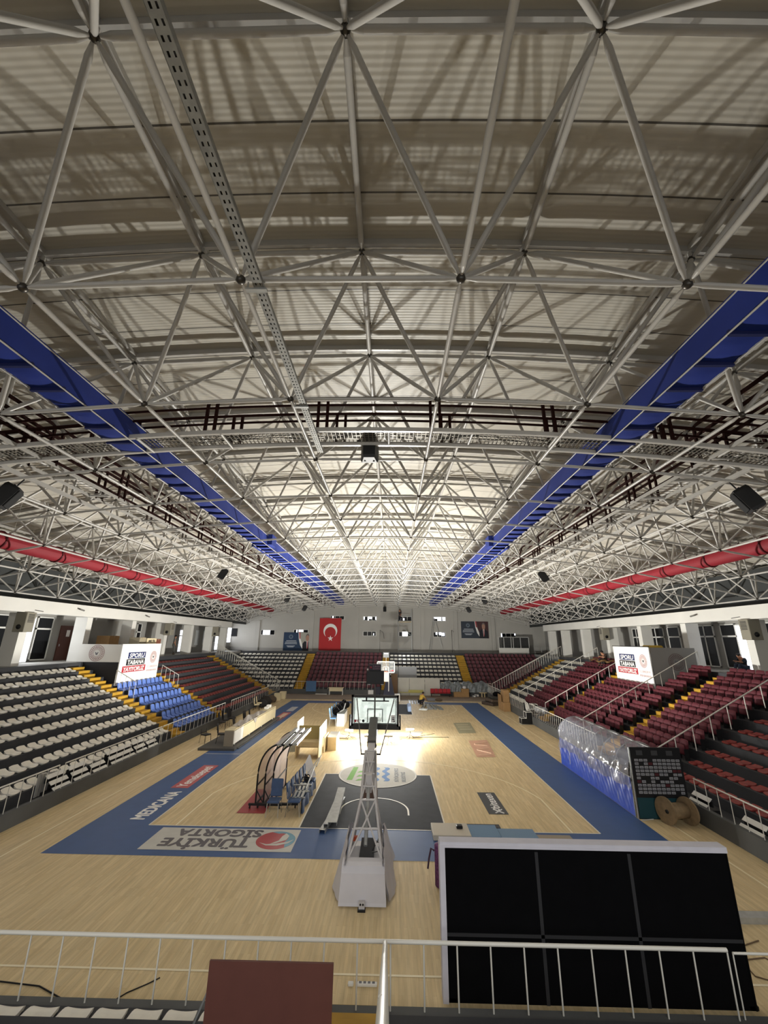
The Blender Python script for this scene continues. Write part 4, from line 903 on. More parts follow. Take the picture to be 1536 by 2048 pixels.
# ---- chairs
BCH = mat('blue_chair_fabric', (66, 86, 120), .7, var=.08, vs=6); LEGM = mat('silver_chair_leg', (196, 192, 182), .35, .4)
def chair(nm, label, loc, rz, fab, legm, h=.46, bh=.5, group=None, slim=False):
    t = thing(nm, label, 'chair', loc, group); t.rotation_euler = (0, 0, rz)
    def ch(b, n, par=None):
        me = mesh_of(b, n); o = bpy.data.objects.new(n, me); C.objects.link(o); o.parent = t; return o
    ch(MB().bbox(-.23, .23, -.22, .22, h-.04, h+.04, fab, .03), 'seat')
    M = Matrix.Translation((-.21, 0, h+.06)) @ Matrix.Rotation(-.16, 4, 'Y'); ch(MB().bbox(-.03, .03, -.215, .215, 0, bh, fab, .025, M=M), 'backrest')
    for sy in (-.2, .2):
        ch(MB().path([(.2, sy, h-.04), (.24, sy*1.08, .0)], .014, legm, 6), 'leg'); ch(MB().path([(-.24, sy, h+.3), (-.2, sy, h-.02), (-.27, sy*1.08, .0)], .014, legm, 6), 'leg')
    return t
chair('banquet_chair', 'blue padded chair facing the viewer in front of the black canopies', (-3.58, .98, 0), -PI/2, BCH, LEGM, bh=.55)
for i in range(5):
    chair('banquet_chair', 'blue chair loaded with metal scrap beside the key, %s of its row' % nth(i+1), (-2.86+.03*i, 1.05+.56*i, 0), 0.0, BCH, LEGM, bh=.5, group='loaded chairs beside the key')
# things heaped on that row
for i, (x, y, z, rx, ry, col, lb) in enumerate(((-2.75, 1.35, .52, .1, 0, GALV, 'perforated silver plate on the nearest loaded blue chair'), (-2.72, 2.05, .54, .2, .1, GALV, 'silver plate on the second loaded blue chair'), (-2.8, 3.1, .55, -.2, .2, BLACK, 'black plate heaped on the far loaded blue chairs'))):
    M = Matrix.Translation((x, y, z)) @ Matrix.Rotation(rx, 4, 'X') @ Matrix.Rotation(ry, 4, 'Y'); b = MB()
    for k in range(3): b.box(-.2+.14*k, -.12+.14*k, -.25, .25, 0, .05, col, M=M)
    b.box(-.22, .24, -.25, -.2, 0, .03, col, M=M).box(-.22, .24, .2, .25, 0, .03, col, M=M); tag(b.build('metal_plate', org=(x, y, z)), lb, 'metal plate')
for p0, p1, lb in (((-3.0, 1.3, .85), (-2.6, 2.2, .6), 'grey bar leaning across the nearest loaded chair back'), ((-2.6, 1.7, .62), (-2.55, 3.3, 1.0), 'silver bar lying along the loaded blue chairs'), ((-2.95, 2.6, .6), (-2.5, 3.9, 1.12), 'pale bar sticking out past the last loaded chair'), ((-2.5, 3.3, .95), (-2.42, 4.0, 1.2), 'thin upright bar at the far loaded chair')):
    tag(MB().tube(p0, p1, .026, GALV, 4).build('metal_bar', org=p0), lb, 'metal bar')
b = MB(); b.add([(-3.05, 3.45, .95), (-2.75, 3.35, .5), (-2.6, 3.75, .5), (-2.95, 3.95, 1.22), (-3.0, 3.5, .93), (-2.72, 3.4, .48), (-2.57, 3.78, .48), (-2.9, 4.0, 1.2)], [(0, 1, 2, 3), (4, 7, 6, 5), (0, 3, 7, 4), (1, 5, 6, 2), (0, 4, 5, 1), (3, 2, 6, 7)], mat('white_plastic_film', (222, 220, 220), .25)); tag(b.build('plastic_sheet', org=(-2.9, 3.6, .5)), 'white plastic sheet sticking up at the end of the loaded chairs', 'sheet')
b = MB(); b.grid(lambda u, v: (-2.56+.05*math.sin(u*20)*v, .95+2.7*u, .48-.42*v), 30, 6, BCH); b.grid(lambda u, v: (-2.6+.05*math.sin((1-u)*20)*v, .95+2.7*(1-u), .48-.42*v), 30, 6, BCH); tag(b.build('cloth', org=(-2.56, 2, .3)), 'blue cloth hanging along the front of the loaded chairs', 'cloth')
b = MB()
for k in range(5): b.path([(-2.75+.12*math.cos(a*1.3+k), 2.7+.18*math.sin(a+k), .6+.04*k+.03*math.sin(3*a)) for a in np.linspace(0, 5.8, 20)], .02, BLACK, 5)
tag(b.build('cable_coil', org=(-2.75, 2.7, .6)), 'tangled black cable heaped on the loaded blue chairs', 'cable')

# ---- plywood booth desk and boxes left of the floodlights
t = thing('booth_desk', 'pale plywood commentary desk with upright side screens left of the floodlights', 'desk', (-3.8, 8.2, 0))
MB().box(-4.45, -3.2, 8.2, 9.3, .74, .8, PLY).build('desk_top', t)
for x in (-4.45, -3.25): MB().box(x, x+.05, 8.2, 9.3, 0, .74, PLY).build('side_panel', t)
MB().box(-4.4, -3.25, 9.24, 9.3, .3, .74, PLY).build('modesty_panel', t)
MB().box(-4.4, -3.25, 8.25, 8.3, .56, .74, PLY).build('front_rail', t)
MB().box(-4.45, -3.2, 8.9, 8.94, .8, 1.46, mat('khaki_screen', (176, 158, 100), .6)).build('back_screen', t)
MB().box(-3.22, -3.18, 8.2, 10.5, .8, 1.5, WHITE).build('side_screen', t)
for x0 in (-4.5, -4.62): pass
tag(MB().box(-4.75, -4.71, 9.7, 11.4, .0, 1.5, WHITE).build('screen_board', org=(-4.73, 10.5, 0)), 'white upright board standing behind the plywood desk, left', 'board')
tag(MB().box(-3.12, -3.08, 9.4, 10.9, .02, .78, PLY).build('screen_board', org=(-3.1, 10, 0)), 'plywood board standing right of the plywood desk', 'board')
t = thing('cabinet', 'plain plywood pedestal box right of the plywood desk', 'cabinet', (-2.8, 10.6, 0)); MB().box(-3.0, -2.5, 10.0, 11.4, 0, .66, PLY).build('body', t); MB().box(-3.02, -2.48, 9.98, 11.42, .66, .7, WHITE).build('top', t)
t = thing('cabinet', 'white pedestal box beside the far loaded chairs', 'cabinet', (-3.0, 17.5, 0)); MB().box(-3.32, -2.8, 16.8, 19.0, 0, .8, WHITE).build('body', t); MB().box(-3.34, -2.78, 16.78, 19.02, .8, .83, mat('grey_counter', (140, 146, 146), .5)).build('top', t)
LBL = mat('light_blue_chair_fabric', (110, 152, 196), .6)
for i in range(4): chair('banquet_chair', 'light blue chair heaped with black bags behind the white pedestal, %s of its row' % nth(i+1), (-3.62+.04*i, 17.0+1.0*i, 0), 0.0, LBL, LEGM, h=.5, bh=.62, group='far loaded chairs')
for i in range(4):
    x, y = -3.5+.12*i, 17.6+.95*i; b = MB(); b.sph((x, y, .8+.05*i), .25, BLACKF, 10, 7, (1, 1.2, .8)).sph((x+.17, y+.2, .76+.05*i), .2, BLACKF, 10, 7, (1, 1, 1.2)).sph((x-.12, y+.25, .95+.05*i), .19, BLACKF, 10, 7).path([(x-.25, y, .95), (x, y-.05, 1.25+.04*i), (x+.25, y, .95)], .025, BLACK, 6); tag(b.build('bag', org=(x, y, .6)), 'black bag on the far light blue chairs, %s from the viewer' % nth(i+1), 'bag', 'bags on the far chairs')
b = MB(); b.path([(-3.2, 17.3, .86), (-2.95, 17.6, .98), (-2.9, 18.4, 1.3)], .05, GALV, 6); tag(b.build('metal_bar', org=(-3.2, 17.3, .86)), 'silver bar leaning among the black bags on far chairs', 'metal bar')

# ---- scorer's table on its low platform
tag(MB().box(-10.2, -8.15, 9.55, 19.4, 0, .12, mat('dark_grey_platform', (84, 82, 78), .7, var=.08)).build('platform', org=(-9, 14, 0)), 'low dark grey platform under the long scorer table', 'platform')
t = thing('scorer_table', 'long cream scorer table on the left sideline', 'table', (-8.6, 14.5, .12))
MB().box(-8.95, -8.42, 10.0, 19.0, .92, .97, CREAM).build('table_top', t)
MB().box(-8.95, -8.42, 10.0, 10.05, .12, .92, mat('grey_end_panel', (150, 140, 124), .6)).build('end_panel', t); MB().box(-8.95, -8.42, 18.95, 19.0, .12, .92, CREAM).build('end_panel', t)
for i, (y0, y1) in enumerate(((10.05, 11.6), (11.62, 14.0), (14.04, 16.4), (16.44, 18.95))): MB().box(-8.44, -8.4, y0, y1, .22, .9, WHITE if i == 0 else CREAM).build('front_panel', t)
for y in (10.4, 13, 15.6, 18.4): MB().box(-8.5, -8.44, y, y+.05, .12, .3, WHITE).build('foot', t)
b = MB(); b.grid(lambda u, v: (-8.92+.55*v, 11.0+5.6*u, .985+.16*abs(math.sin(u*9+v*3))*math.sin(PI*u)*(1-.6*v)+.02*math.sin(v*11+u*30)), 50, 10, mat('grey_dust_cloth', (178, 172, 164), .8)); b.grid(lambda u, v: (-8.37+.01*math.sin(u*20), 13.4+.8*u, 1.0-.3*v*math.sin(PI*u)), 12, 6, MATS['grey_dust_cloth']); tag(b.build('dust_sheet', org=(-8.6, 13.5, .98)), 'crumpled grey cloth draped along the scorer table', 'cloth')
for i, y in enumerate((17.4, 18.0)): tag(MB().bbox(-8.9, -8.6, y, y+.35, .975, 1.12+.06*i, WHITE, .02).build('box', org=(-8.7, y, .97)), ('low' if i == 0 else 'tall')+' white box at the far end of the scorer table', 'box')
DCH = mat('dark_chair_plastic', (38, 34, 32), .5)
for i, (x, y, rz) in enumerate(((-9.45, 10.9, .3), (-9.5, 13.6, .1), (-9.5, 15.6, -.1), (-9.45, 16.6, .2))): chair('meeting_chair', 'dark chair tucked behind the scorer table, %s from the near end' % nth(i+1), (x, y, .12), rz, DCH, mat('dark_chair_leg', (52, 50, 48), .4, .4), group='chairs behind the scorer table')
chair('meeting_chair', 'dark chair standing alone on the wood left of the platform', (-10.55, 11.3, 0), -.5, DCH, MATS['dark_chair_leg'], bh=.06)
for i, (x, y, rz) in enumerate(((-11.1, 15.2, .2), (-11.2, 16.1, .6), (-11.0, 16.7, -.3))): chair('meeting_chair', 'dark chair against the left kerb, %s from the viewer' % nth(i+1), (x, y, 0), rz, DCH, MATS['dark_chair_leg'], bh=.55, group='chairs against the left kerb')
b = MB().path([(-8.1, 10.0, .03), (-8.05, 14.0, .03), (-8.0, 19.8, .03)], .035, mat('dark_rod', (96, 94, 92)), 6); tag(b.build('metal_bar', org=(-8, 14, 0)), 'long dark bar lying along the foot of the scorer table', 'metal bar')

# ---- big screen seen from behind
t = thing('video_screen', 'large black screen seen from behind, edged with white fabric', 'screen', (4.2, -6.75, 0))
X0, X1, Y0, Y1, H = 1.62, 6.88, -6.76, -6.58, 2.31
plabel(MB().box(X0, X1, Y0, Y1, 0, H-.03, BLACKF).build('back_cover', t), 'black cloth back')
WF = mat('white_frame_fabric', (208, 206, 214), .7, var=.05, vs=3)
MB().box(X0-.09, X1+.02, Y0-.03, Y1+.02, H-.03, H+.04, WF).box(X0-.09, X1+.02, Y0-.035, Y0-.02, H-.05, H, WF).build('top_edge', t); MB().box(X0-.1, X0, Y0-.03, Y1+.02, 0, H, WF).build('side_edge', t); MB().box(X1-.01, X1+.02, Y0-.01, Y1, 0, H, BLACKF).build('side_edge', t)
SEAM = mat('dark_grey_seam', (46, 46, 48), .8)
for x in (X0+1.72, X0+3.45): MB().box(x-.03, x+.03, Y0-.012, Y0, 0, H-.1, SEAM).build('seam', t)
MB().box(X0, X1, Y0-.012, Y0, .92, .97, SEAM).build('seam', t)
MB().box(X1-.1, X1+.05, Y0, Y1, .0, .06, BLACK).build('foot', t); MB().box(X0, X0+.15, Y0, Y1, .0, .06, BLACK).build('foot', t)
RUG = mat('purple_patterned_fabric', (104, 60, 100), .8, var=.45, vs=22)
b = MB().lathe([(.16, 0), (.18, .02), (.18, .88), (.15, .9)], RUG, 20, Matrix.Translation((1.93, -3.2, .0))); tag(b.build('rolled_rug', org=(1.93, -3.2, 0)), 'purple patterned rolled rug standing behind the left edge of the screen', 'rug')
b = MB().path([(1.74, -3.2, .75), (1.66, -3.2, .8), (1.6, -3.25, .6), (1.56, -3.3, .4)], .025, mat('dark_strap', (70, 48, 66), .8), 6); tag(b.build('strap', org=(1.7, -3.2, .7)), 'dark strap dangling left of the purple rug', 'strap')
for x0, x1, y0, y1, h, rgb, lb in ((1.95, 3.15, -.75, .18, .16, (196, 188, 172), 'beige flat mat on the baseline behind the screen'), (3.15, 4.1, -.7, .2, .12, (104, 134, 162), 'left of two grey-blue mats on the baseline behind the screen'), (4.12, 5.3, -.7, .05, .08, (112, 140, 166), 'right of two grey-blue mats on the baseline behind the screen'), (5.32, 6.4, -.8, -.25, .04, (156, 144, 126), 'thin brownish sheet on the baseline behind the screen')):
    tag(MB().bbox(x0, x1, y0, y1, .01, h, mat('mat_'+str(rgb[0]), rgb, .6), .01).build('floor_mat', org=(x0, y0, 0)), lb, 'mat')
tag(MB().box(2.95, 4.3, .22, .5, .008, .03, mat('dark_strip', (62, 60, 60), .6)).build('floor_strip', org=(3.6, .3, 0)), 'short dark grey strip on the floor behind the beige mat', 'strip')
tag(MB().bbox(2.75, 2.95, -.3, -.12, .16, .25, BLACK, .02).build('small_box', org=(2.85, -.2, .16)), 'little black box lying on the beige mat', 'box')
tag(MB().box(7.0, 10.4, -4.45, -4.2, 0, .12, GALV).build('steel_beam', org=(8.5, -4.3, 0)), 'galvanised steel beam on the floor right of the screen', 'beam')
b = MB().path([(7.1, -6.2, .012), (7.5, -5.6, .012), (8.1, -5.5, .012), (8.3, -5.9, .012), (7.9, -6.2, .012), (7.5, -6.0, .012), (7.6, -5.3, .012), (8.4, -5.0, .012)], .012, mat('brown_cable', (104, 84, 62), .6), 5); tag(b.build('power_cable', org=(7.5, -5.6, 0)), 'brown cable looped on the floor right of the screen', 'cable')
b = MB().path([(-9.0, -6.6, .012), (-6.5, -6.58, .012), (-5.7, -6.66, .012), (-5.0, -6.95, .012), (-4.7, -7.3, .012)], .012, BLACK, 5); tag(b.build('power_cable', org=(-6.5, -7, 0)), 'black cable on the wood at the lower left kerb', 'cable')
b = MB().path([(-3.65, -6.4, .012), (-3.8, -6.55, .012), (-4.05, -6.75, .012), (-4.3, -7.1, .012)], .01, BLACK, 5); tag(b.build('power_cable', org=(-3.2, -7, 0)), 'short black cable on the wood left of the brown board', 'cable')
t = thing('power_strip', 'white power strip on the wood beside the near handrail', 'power strip', (.2, -6.4, 0)); MB().bbox(.0, .36, -6.48, -6.41, 0, .05, WHITE, .01).build('body', t)
for k in range(4): MB().box(.03+.08*k, .08+.08*k, -6.47, -6.42, .05, .053, GREYP).build('socket', t)
tag(MB().bbox(-.17, -.07, -6.48, -6.41, 0, .05, WHITE, .01).build('socket_box', org=(-.1, -6.45, 0)), 'small white socket left of the power strip', 'socket')
# ---- brown board in the foreground
t = thing('folding_table', 'brown table top standing on edge at the bottom of the picture', 'table', (-.8, -9.7, .9))
MB().box(-1.62, -.1, -9.72, -9.69, .95, 2.23, BROWNB, Matrix.Translation((0, -.0, 0))).build('table_top', t)
MB().path([(-1.58, -9.68, 2.0), (-1.78, -9.66, 1.55), (-1.8, -9.66, .95)], .015, GALV, 6).build('leg', t); MB().path([(-.2, -9.66, 1.6), (-.2, -9.4, .7)], .015, GALV, 6).build('leg', t)
tag(MB().bbox(-.02, .12, -8.6, -8.3, .65, .74, mat('grey_bracket', (150, 136, 112), .6), .01, Matrix.Rotation(0, 4, 'Z')).build('bracket_piece', org=(0, -8.4, .65)), 'small grey-brown bracket on the yellow near step', 'bracket')
b = MB().sph((-11.58, -1.5, .17), .17, mat('red_ball_rubber', (104, 24, 20), .5), 14, 10); tag(b.build('ball', org=(-11.45, -1.35, 0)), 'dark red ball on the wood against the left kerb at the picture edge', 'ball')

# ---- players' tunnel, right side
t = thing('tunnel_cover', 'arched tunnel cover in clear plastic over blue tarpaulin, right sideline', 'tunnel cover', (10.4, 4.7, 0))
TX0, TX1, TY0, TY1 = 9.46, 11.32, 1.4, 8.1
def prof(v):
    # v 0..1 : court-side foot, up and over to the far side
    if v < .42: return (TX0+.04*v, 1.25*v/.42)
    a = (v-.42)/.58*PI*.80; return (TX0+.92-.92*math.cos(a)+.02, 1.25+.98*math.sin(a))
CLR = mat('clear_plastic_film', (150, 152, 164), .15, spec=.8, alpha=.46, bump=.25, bs=3); BT = mat('blue_tarpaulin', (46, 74, 176), .3, spec=.7, var=.06, bump=.2, bs=3)
def wr(u, v): return (.022*math.sin(u*70+2.5*math.sin(u*13)+v*5)+.012*math.sin(u*150-v*14))*min(1, v*1.6)
def wrf(u, v): return .03*math.sin(u*47+v*13)*math.sin(v*9+u*4)+.022*math.sin(u*21-v*17)+.012*math.sin(u*90+v*31)
def fn(u, v): x, z = prof(v*.41); return (x-.02+wr(u, v), TY0+(TY1-TY0)*u, .02+z)
MB().grid(fn, 120, 20, BT).build('blue_tarpaulin', t)
def fn2(u, v):
    lo = .27+.02*math.sin(u*9+1)+.012*math.sin(u*37); vv = lo+(1-lo)*v; x, z = prof(vv); sc = 1-.025*abs(math.sin(PI*u*6))*(1 if vv > .42 else 0)
    return (TX0+.9+(x-TX0-.9)*sc-.085+wrf(u, vv), TY0+(TY1-TY0)*u, z*sc+.02+.3*wrf(u*1.3, vv))
MB().grid(fn2, 150, 40, CLR).build('plastic_film', t)
for k in range(7):
    y = TY0+(TY1-TY0)*k/6; MB().path([(prof(i/24)[0], y, prof(i/24)[1]) for i in range(25)]+[(TX1, y, 0)], .02, GALV, 6).build('hoop', t)
b = MB()
for x, z in ((TX0, .03), (TX1, .03), (TX0+.02, 1.25), (10.4, 2.22)): b.tube((x, TY0, z), (x, TY1, z), .018, GALV, 6)
b.build('purlin', t)
t = thing('interview_backdrop', 'black sponsor backdrop board closing the near end of the tunnel', 'backdrop', (10.4, 1.3, 0))
TEAL = mat('dark_teal_print', (16, 62, 70), .6)
bd = MB().box(9.5, 11.35, 1.26, 1.32, 0, 2.28, mat('black_backdrop', (14, 14, 17), .6)).build('board', t); MB().box(9.52, 11.33, 1.252, 1.26, .02, .66, TEAL).build('lower_band', bd)
b = MB(); PR = mat('grey_white_logo_print', (160, 160, 164), .6); rr = random.Random(3)
for r_ in range(10):
    for c in range(10):
        if rr.random() < .07 or (r_ == 5 and c % 4 in (1, 2)): continue
        x = 9.62+.168*c; zz = 1.82-.115*r_; b.box(x, x+.135, 1.252, 1.256, zz, zz+.078, mat('dim_red_logo_print', (92, 30, 38), .6) if rr.random() < .06 else PR)
        b.box(x+.02, x+.115, 1.248, 1.252, zz+.03, zz+.045, INK)
for c in range(3): b.box(9.72+.55*c, 9.95+.55*c, 1.252, 1.256, 2.02, 2.18, mat('dim_grey_print', (64, 64, 66), .6))
b.build('logo_grid', bd); MB().tube((9.47, 1.27, 0), (9.47, 1.27, 2.28), .02, GALV, 6).tube((9.5, 1.1, .02), (9.95, 1.2, .02), .02, STEEL, 6).build('frame_post', t)
t = thing('cable_drum', 'empty wooden cable drum on the wood before the backdrop', 'cable drum', (10.65, .82, .42)); WD = mat('weathered_wood', (132, 112, 84), .8, var=.2, vs=6)
for x, n_ in ((10.22, 0), (10.98, 1)):
    M = Matrix.Translation((x, .82-.0*n_, .42)) @ Matrix.Rotation(.25, 4, 'Z') @ Matrix.Rotation(PI/2, 4, 'Y'); MB().lathe([(.05, -.03), (.42, -.03), (.42, .03), (.05, .03)], WD, 32, M, False).build('flange', t)
M = Matrix.Translation((10.6, .82, .42)) @ Matrix.Rotation(.25, 4, 'Z') @ Matrix.Rotation(PI/2, 4, 'Y'); MB().lathe([(.24, -.36), (.24, .36)], WD, 24, M).build('core', t); MB().lathe([(.06, -.43), (.06, .43)], BLACK, 12, M).build('hub', t)
# ================================================================== BANNERS, CONCOURSE, FAR END
def emblem(b, c, r, xd, yd, mt):
    c = np.array(c, float); xd = np.array(xd, float); yd = np.array(yd, float)
    P = lambda a, q: tuple(c+xd*q*math.cos(a)+yd*q*math.sin(a))
    def rg(r0, r1, n=40): b.add([P(2*PI*i/n, q) for i in range(n) for q in (r0, r1)], [(2*i, 2*i+1, (2*i+3) % (2*n), (2*i+2) % (2*n)) for i in range(n)], mt)
    rg(r*.93, r); rg(r*.42, r*.46)
    for k in range(24):
        a = 2*PI*k/24; b.add([P(a-.05, r*.5), P(a+.05, r*.5), P(a+.07, r*.86), P(a-.07, r*.86)], [(0, 1, 2, 3)], mt)
def emblem_core(b, c, r, xd, yd, mt):
    c = np.array(c, float); xd = np.array(xd, float); yd = np.array(yd, float)
    for sx in (-1, 1):
        b.add([tuple(c+xd*sx*q[0]*r+yd*q[1]*r) for q in ((.0, -.25), (.12, -.2), (.3, .2), (.16, .22), (.0, .05))], [(0, 1, 2, 3, 4)], mt)
def banner_platform(s, side):
    X = s*17.4; y0, y1 = (12.4, 17.2) if s < 0 else (12.25, 16.7); zt = 5.56 if s < 0 else 5.74
    t = thing('camera_platform', 'boxed platform with slogan board rising from the %s stand' % side, 'platform', (X, y0, 3.0))
    A, B2 = sorted((X, s*20.3)); 
    MB().box(A, B2, y0+.05, y1, 2.4, 4.4, DARK).build('base', t)
    w = sorted((X, X-s*.06)); bd = plabel(MB().box(w[0], w[1], y0, y1, 2.95, zt, WPRINT).build('slogan_board', t), 'white slogan board facing the court')
    MB().box(min(X, X-s*.09), max(X, X-s*.09), y0-.02, y1+.02, zt, zt+.05, INK).build('board_cap', bd) if s > 0 else None
    rp = MB().box(A+.05, B2, y0, y0+.06, 4.4 if s < 0 else 3.5, zt-.02, WALLM if s < 0 else mat('grey_return_panel', (140, 138, 134), .7)).build('return_panel', t)
    if s < 0: MB().box(A+.05, B2, y0-.004, y0+.05, 2.4, 4.42, mat('black_return_cladding', (30, 30, 32), .7)).build('lower_cladding', t)
    e = MB(); cx = s*19.0; emblem(e, (cx, y0-.008, (4.98 if s < 0 else 4.85)), .52, (1, 0, 0), (0, 0, 1), mat('faded_emblem_print', (160, 128, 126), .6) if s < 0 else mat('dim_emblem_print', (104, 84, 82), .6)); emblem_core(e, (cx, y0-.009, 4.95 if s < 0 else 4.85), .4, (1, 0, 0), (0, 0, 1), GREYP); e.build('emblem', rp)
    # print on the board; on the left it is read toward +y, on the right toward -y
    xd = (0, 1, 0) if s < 0 else (0, -1, 0); st = y0 if s < 0 else y1; sg = 1 if s < 0 else -1; xp = X-s*.066; zd = (0, 0, 1)
    L = y1-y0; q = lambda f: st+sg*f*L; b = MB(); zc = 4.62 if s < 0 else 4.85
    for i, (txt, mt, f0, f1) in enumerate((('SPORU', NAVY, .17, .60), ('TABANA', INK, .15, .60), ('YAYIYORUZ', REDP, .08, .64))):
        z0 = zc-.44*i; lo, hi = sorted((q(f0), q(f1))); w = sorted((xp, xp+s*.006)); b.box(w[0], w[1], lo, hi, z0-.01, z0+.39, mt)
        b.text(txt, (xp-s*.005, q(f0+.03), z0+.05), xd, zd, .28, WPRINT, (f1-f0-.06)*L, shear=.15, fat=.014)
    emblem(b, (xp-s*.004, q(.82), zc+.0), .42, xd, zd, EMBL); emblem_core(b, (xp-s*.004, q(.82), zc), .34, xd, zd, INK)
    b.text('T.C. GENÇLİK VE', (xp-s*.004, q(.68), zc-.72), xd, zd, .13, EMBL, .28*L).text('SPOR BAKANLIĞI', (xp-s*.004, q(.68), zc-.98), xd, zd, .13, EMBL, .28*L)
    b.build('slogan_print', bd)
banner_platform(-1, 'left'); banner_platform(1, 'right')
def carton(nm, label, x0, x1, y0, y1, z0, z1, mt=CARD, group=None, cat='box'):
    t = thing(nm, label, cat, ((x0+x1)/2, (y0+y1)/2, z0), group); MB().bbox(x0, x1, y0, y1, z0, z1, mt, .015).build('body', t); MB().box(x0-.004, x1+.004, (y0+y1)/2-.03, (y0+y1)/2+.03, z1-.12, z1+.004, mat('packing_tape', (176, 150, 108), .4)).build('tape', t); return t
carton('cardboard_box', 'brown cardboard box on the concourse behind the left slogan board', -22.0, -21.0, 16.4, 17.6, 4.4, 6.1)
carton('cardboard_box', 'pale cardboard box at the right end of the left slogan board', -18.6, -17.8, 15.0, 15.8, 5.0, 6.0, mat('pale_cardboard', (150, 140, 116), .8))
t = thing('storage_box', 'cream box with dark lettering above the left slogan board', 'box', (-18.2, 16.4, 5.0)); o = MB().bbox(-18.6, -17.8, 15.95, 17.25, 4.4, 5.95, CREAM, .01).build('body', t); b = MB(); b.text('AND TEC', (-17.795, 16.15, 5.68), (0, 1, 0), (0, 0, 1), .16, INK, .9, fat=.012); b.build('lettering', o)
carton('cardboard_box', 'reddish brown box right of the lettered cream box', -18.6, -17.9, 17.35, 18.1, 4.4, 5.9, mat('red_brown_box', (112, 66, 50), .7))
tag(MB().bbox(18.6, 19.6, 14.2, 15.2, 5.3, 5.85, mat('yellow_cushion', (182, 150, 52), .8), .1).build('cushion', org=(19, 14.6, 5.7)), 'yellow cushion peeping over the right slogan board', 'cushion')
# fan units beside the pillars
for s, y, lb in ((-1, 7.55, 'beige metal fan unit at the nearest visible left pillar'), (-1, 23.4, 'beige metal fan unit at the left pillar near the standing person'), (-1, 34.2, 'beige metal fan unit at the far left pillar by the open doorway'), (1, 7.4, 'beige metal fan unit at the nearest visible right pillar'), (1, 23.4, 'beige metal fan unit at the right pillar above the sitting person')):
    t = thing('fan_unit', lb, 'fan unit', (s*20.0, y, 6.2), 'fan units on the pillars'); FU = mat('beige_metal_unit', (142, 137, 122), .5)
    A, B2 = sorted((s*19.85, s*20.5)); MB().bbox(A, B2, y-.32, y+.32, 6.22, 7.3, FU, .02).build('housing', t); MB().lathe([(.13, 0), (.13, .02)], BLACK, 20, Matrix.Translation(((A+B2)/2, y-.325, 6.5)) @ Matrix.Rotation(PI/2, 4, 'X')).build('round_port', t)
    b = MB()
    for k in range(7): b.box(*sorted((s*19.84, s*19.852)), y-.2, y+.2, 6.75+.07*k, 6.78+.07*k, BLACK)
    b.build('grille', t); MB().path([(s*20.2, y, 7.25), (s*20.0, y+.3, 7.45), (s*20.0, y+.9, 7.4)], .02, BLACK, 5).build('cable', t)
# security cameras under the beam
for s, y in ((-1, 11.2), (-1, 18.9), (1, 11.0)):
    t = thing('security_camera', 'small camera bracket on the %s edge beam, %s' % ('left' if s < 0 else 'right', 'nearer to the viewer' if y < 12 else 'farther away'), 'camera', (s*19.98, y, 7.7)); MB().tube((s*19.99, y, 7.75), (s*19.8, y+.1, 7.7), .02, BLACK, 5).build('arm', t); MB().tube((s*19.82, y-.1, 7.72), (s*19.78, y+.25, 7.66), .05, mat('grey_camera', (120, 118, 112), .5), 8).build('body', t)

# ---- flag and portrait banners on the end wall
t = thing('wall_flag', 'tall red flag with white crescent and star on the end wall', 'flag', (-8.25, 45.6, 4.55))
x0, x1, z0, z1 = -9.8, -6.65, 4.5, 9.0; FLG = mat('flag_red_cloth', (176, 44, 46), .75, var=.04, vs=1)
b = MB(); b.grid(lambda u, v: (x0+(x1-x0)*u+.05*(v-.5)*-1, 45.62+.03*math.sin(u*9+v*2), z0+(z1-z0)*v), 24, 24, FLG); b.grid(lambda u, v: (x1-(x1-x0)*u, 45.66+.03*math.sin((1-u)*9+v*2), z0+(z1-z0)*v), 24, 24, FLG); fo = b.build('cloth', t)
cx, cz = -8.2, 7.2; b = MB(); n = 40; ro, ri = 1.0, .8
out = [(cx+ro*math.cos(a), cz+ro*math.sin(a)) for a in np.linspace(-PI/2+.98+PI*0, 0, 2)]
# crescent opens downward: big disc minus a smaller disc shifted down
A0 = math.radians(-52); vo = [(cx+ro*math.cos(a), cz+ro*math.sin(a)) for a in np.linspace(A0, PI-A0, n)]
sh = .26; 
vi = []
for i in range(n):
    a = A0+(PI-2*A0)*i/(n-1); k = ri
    vi.append((cx+k*math.cos(a), cz-sh+k*math.sin(a)))
vi[0] = vo[0]; vi[-1] = vo[-1]
vs = [(x, 45.575, z) for x, z in vo]+[(x, 45.575, z) for x, z in vi]; b.add(vs, [(i, i+1, n+i+1, n+i) for i in range(n-1)], WPRINT)
sx, sz, R = cx+.05, cz-1.05, .42; st = [(sx+(R if k % 2 == 0 else R*.4)*math.sin(k*PI/5), sz+(R if k % 2 == 0 else R*.4)*math.cos(k*PI/5)) for k in range(10)]
b.add([(sx, 45.574, sz)]+[(x, 45.574, z) for x, z in st], [(0, 1+k, 1+(k+1) % 10) for k in range(10)], WPRINT); b.build('crescent_and_star', fo); MB().tube((x0-.05, 45.64, z1), (x1+.05, 45.64, z1), .03, GALV, 6).build('top_pole', t)
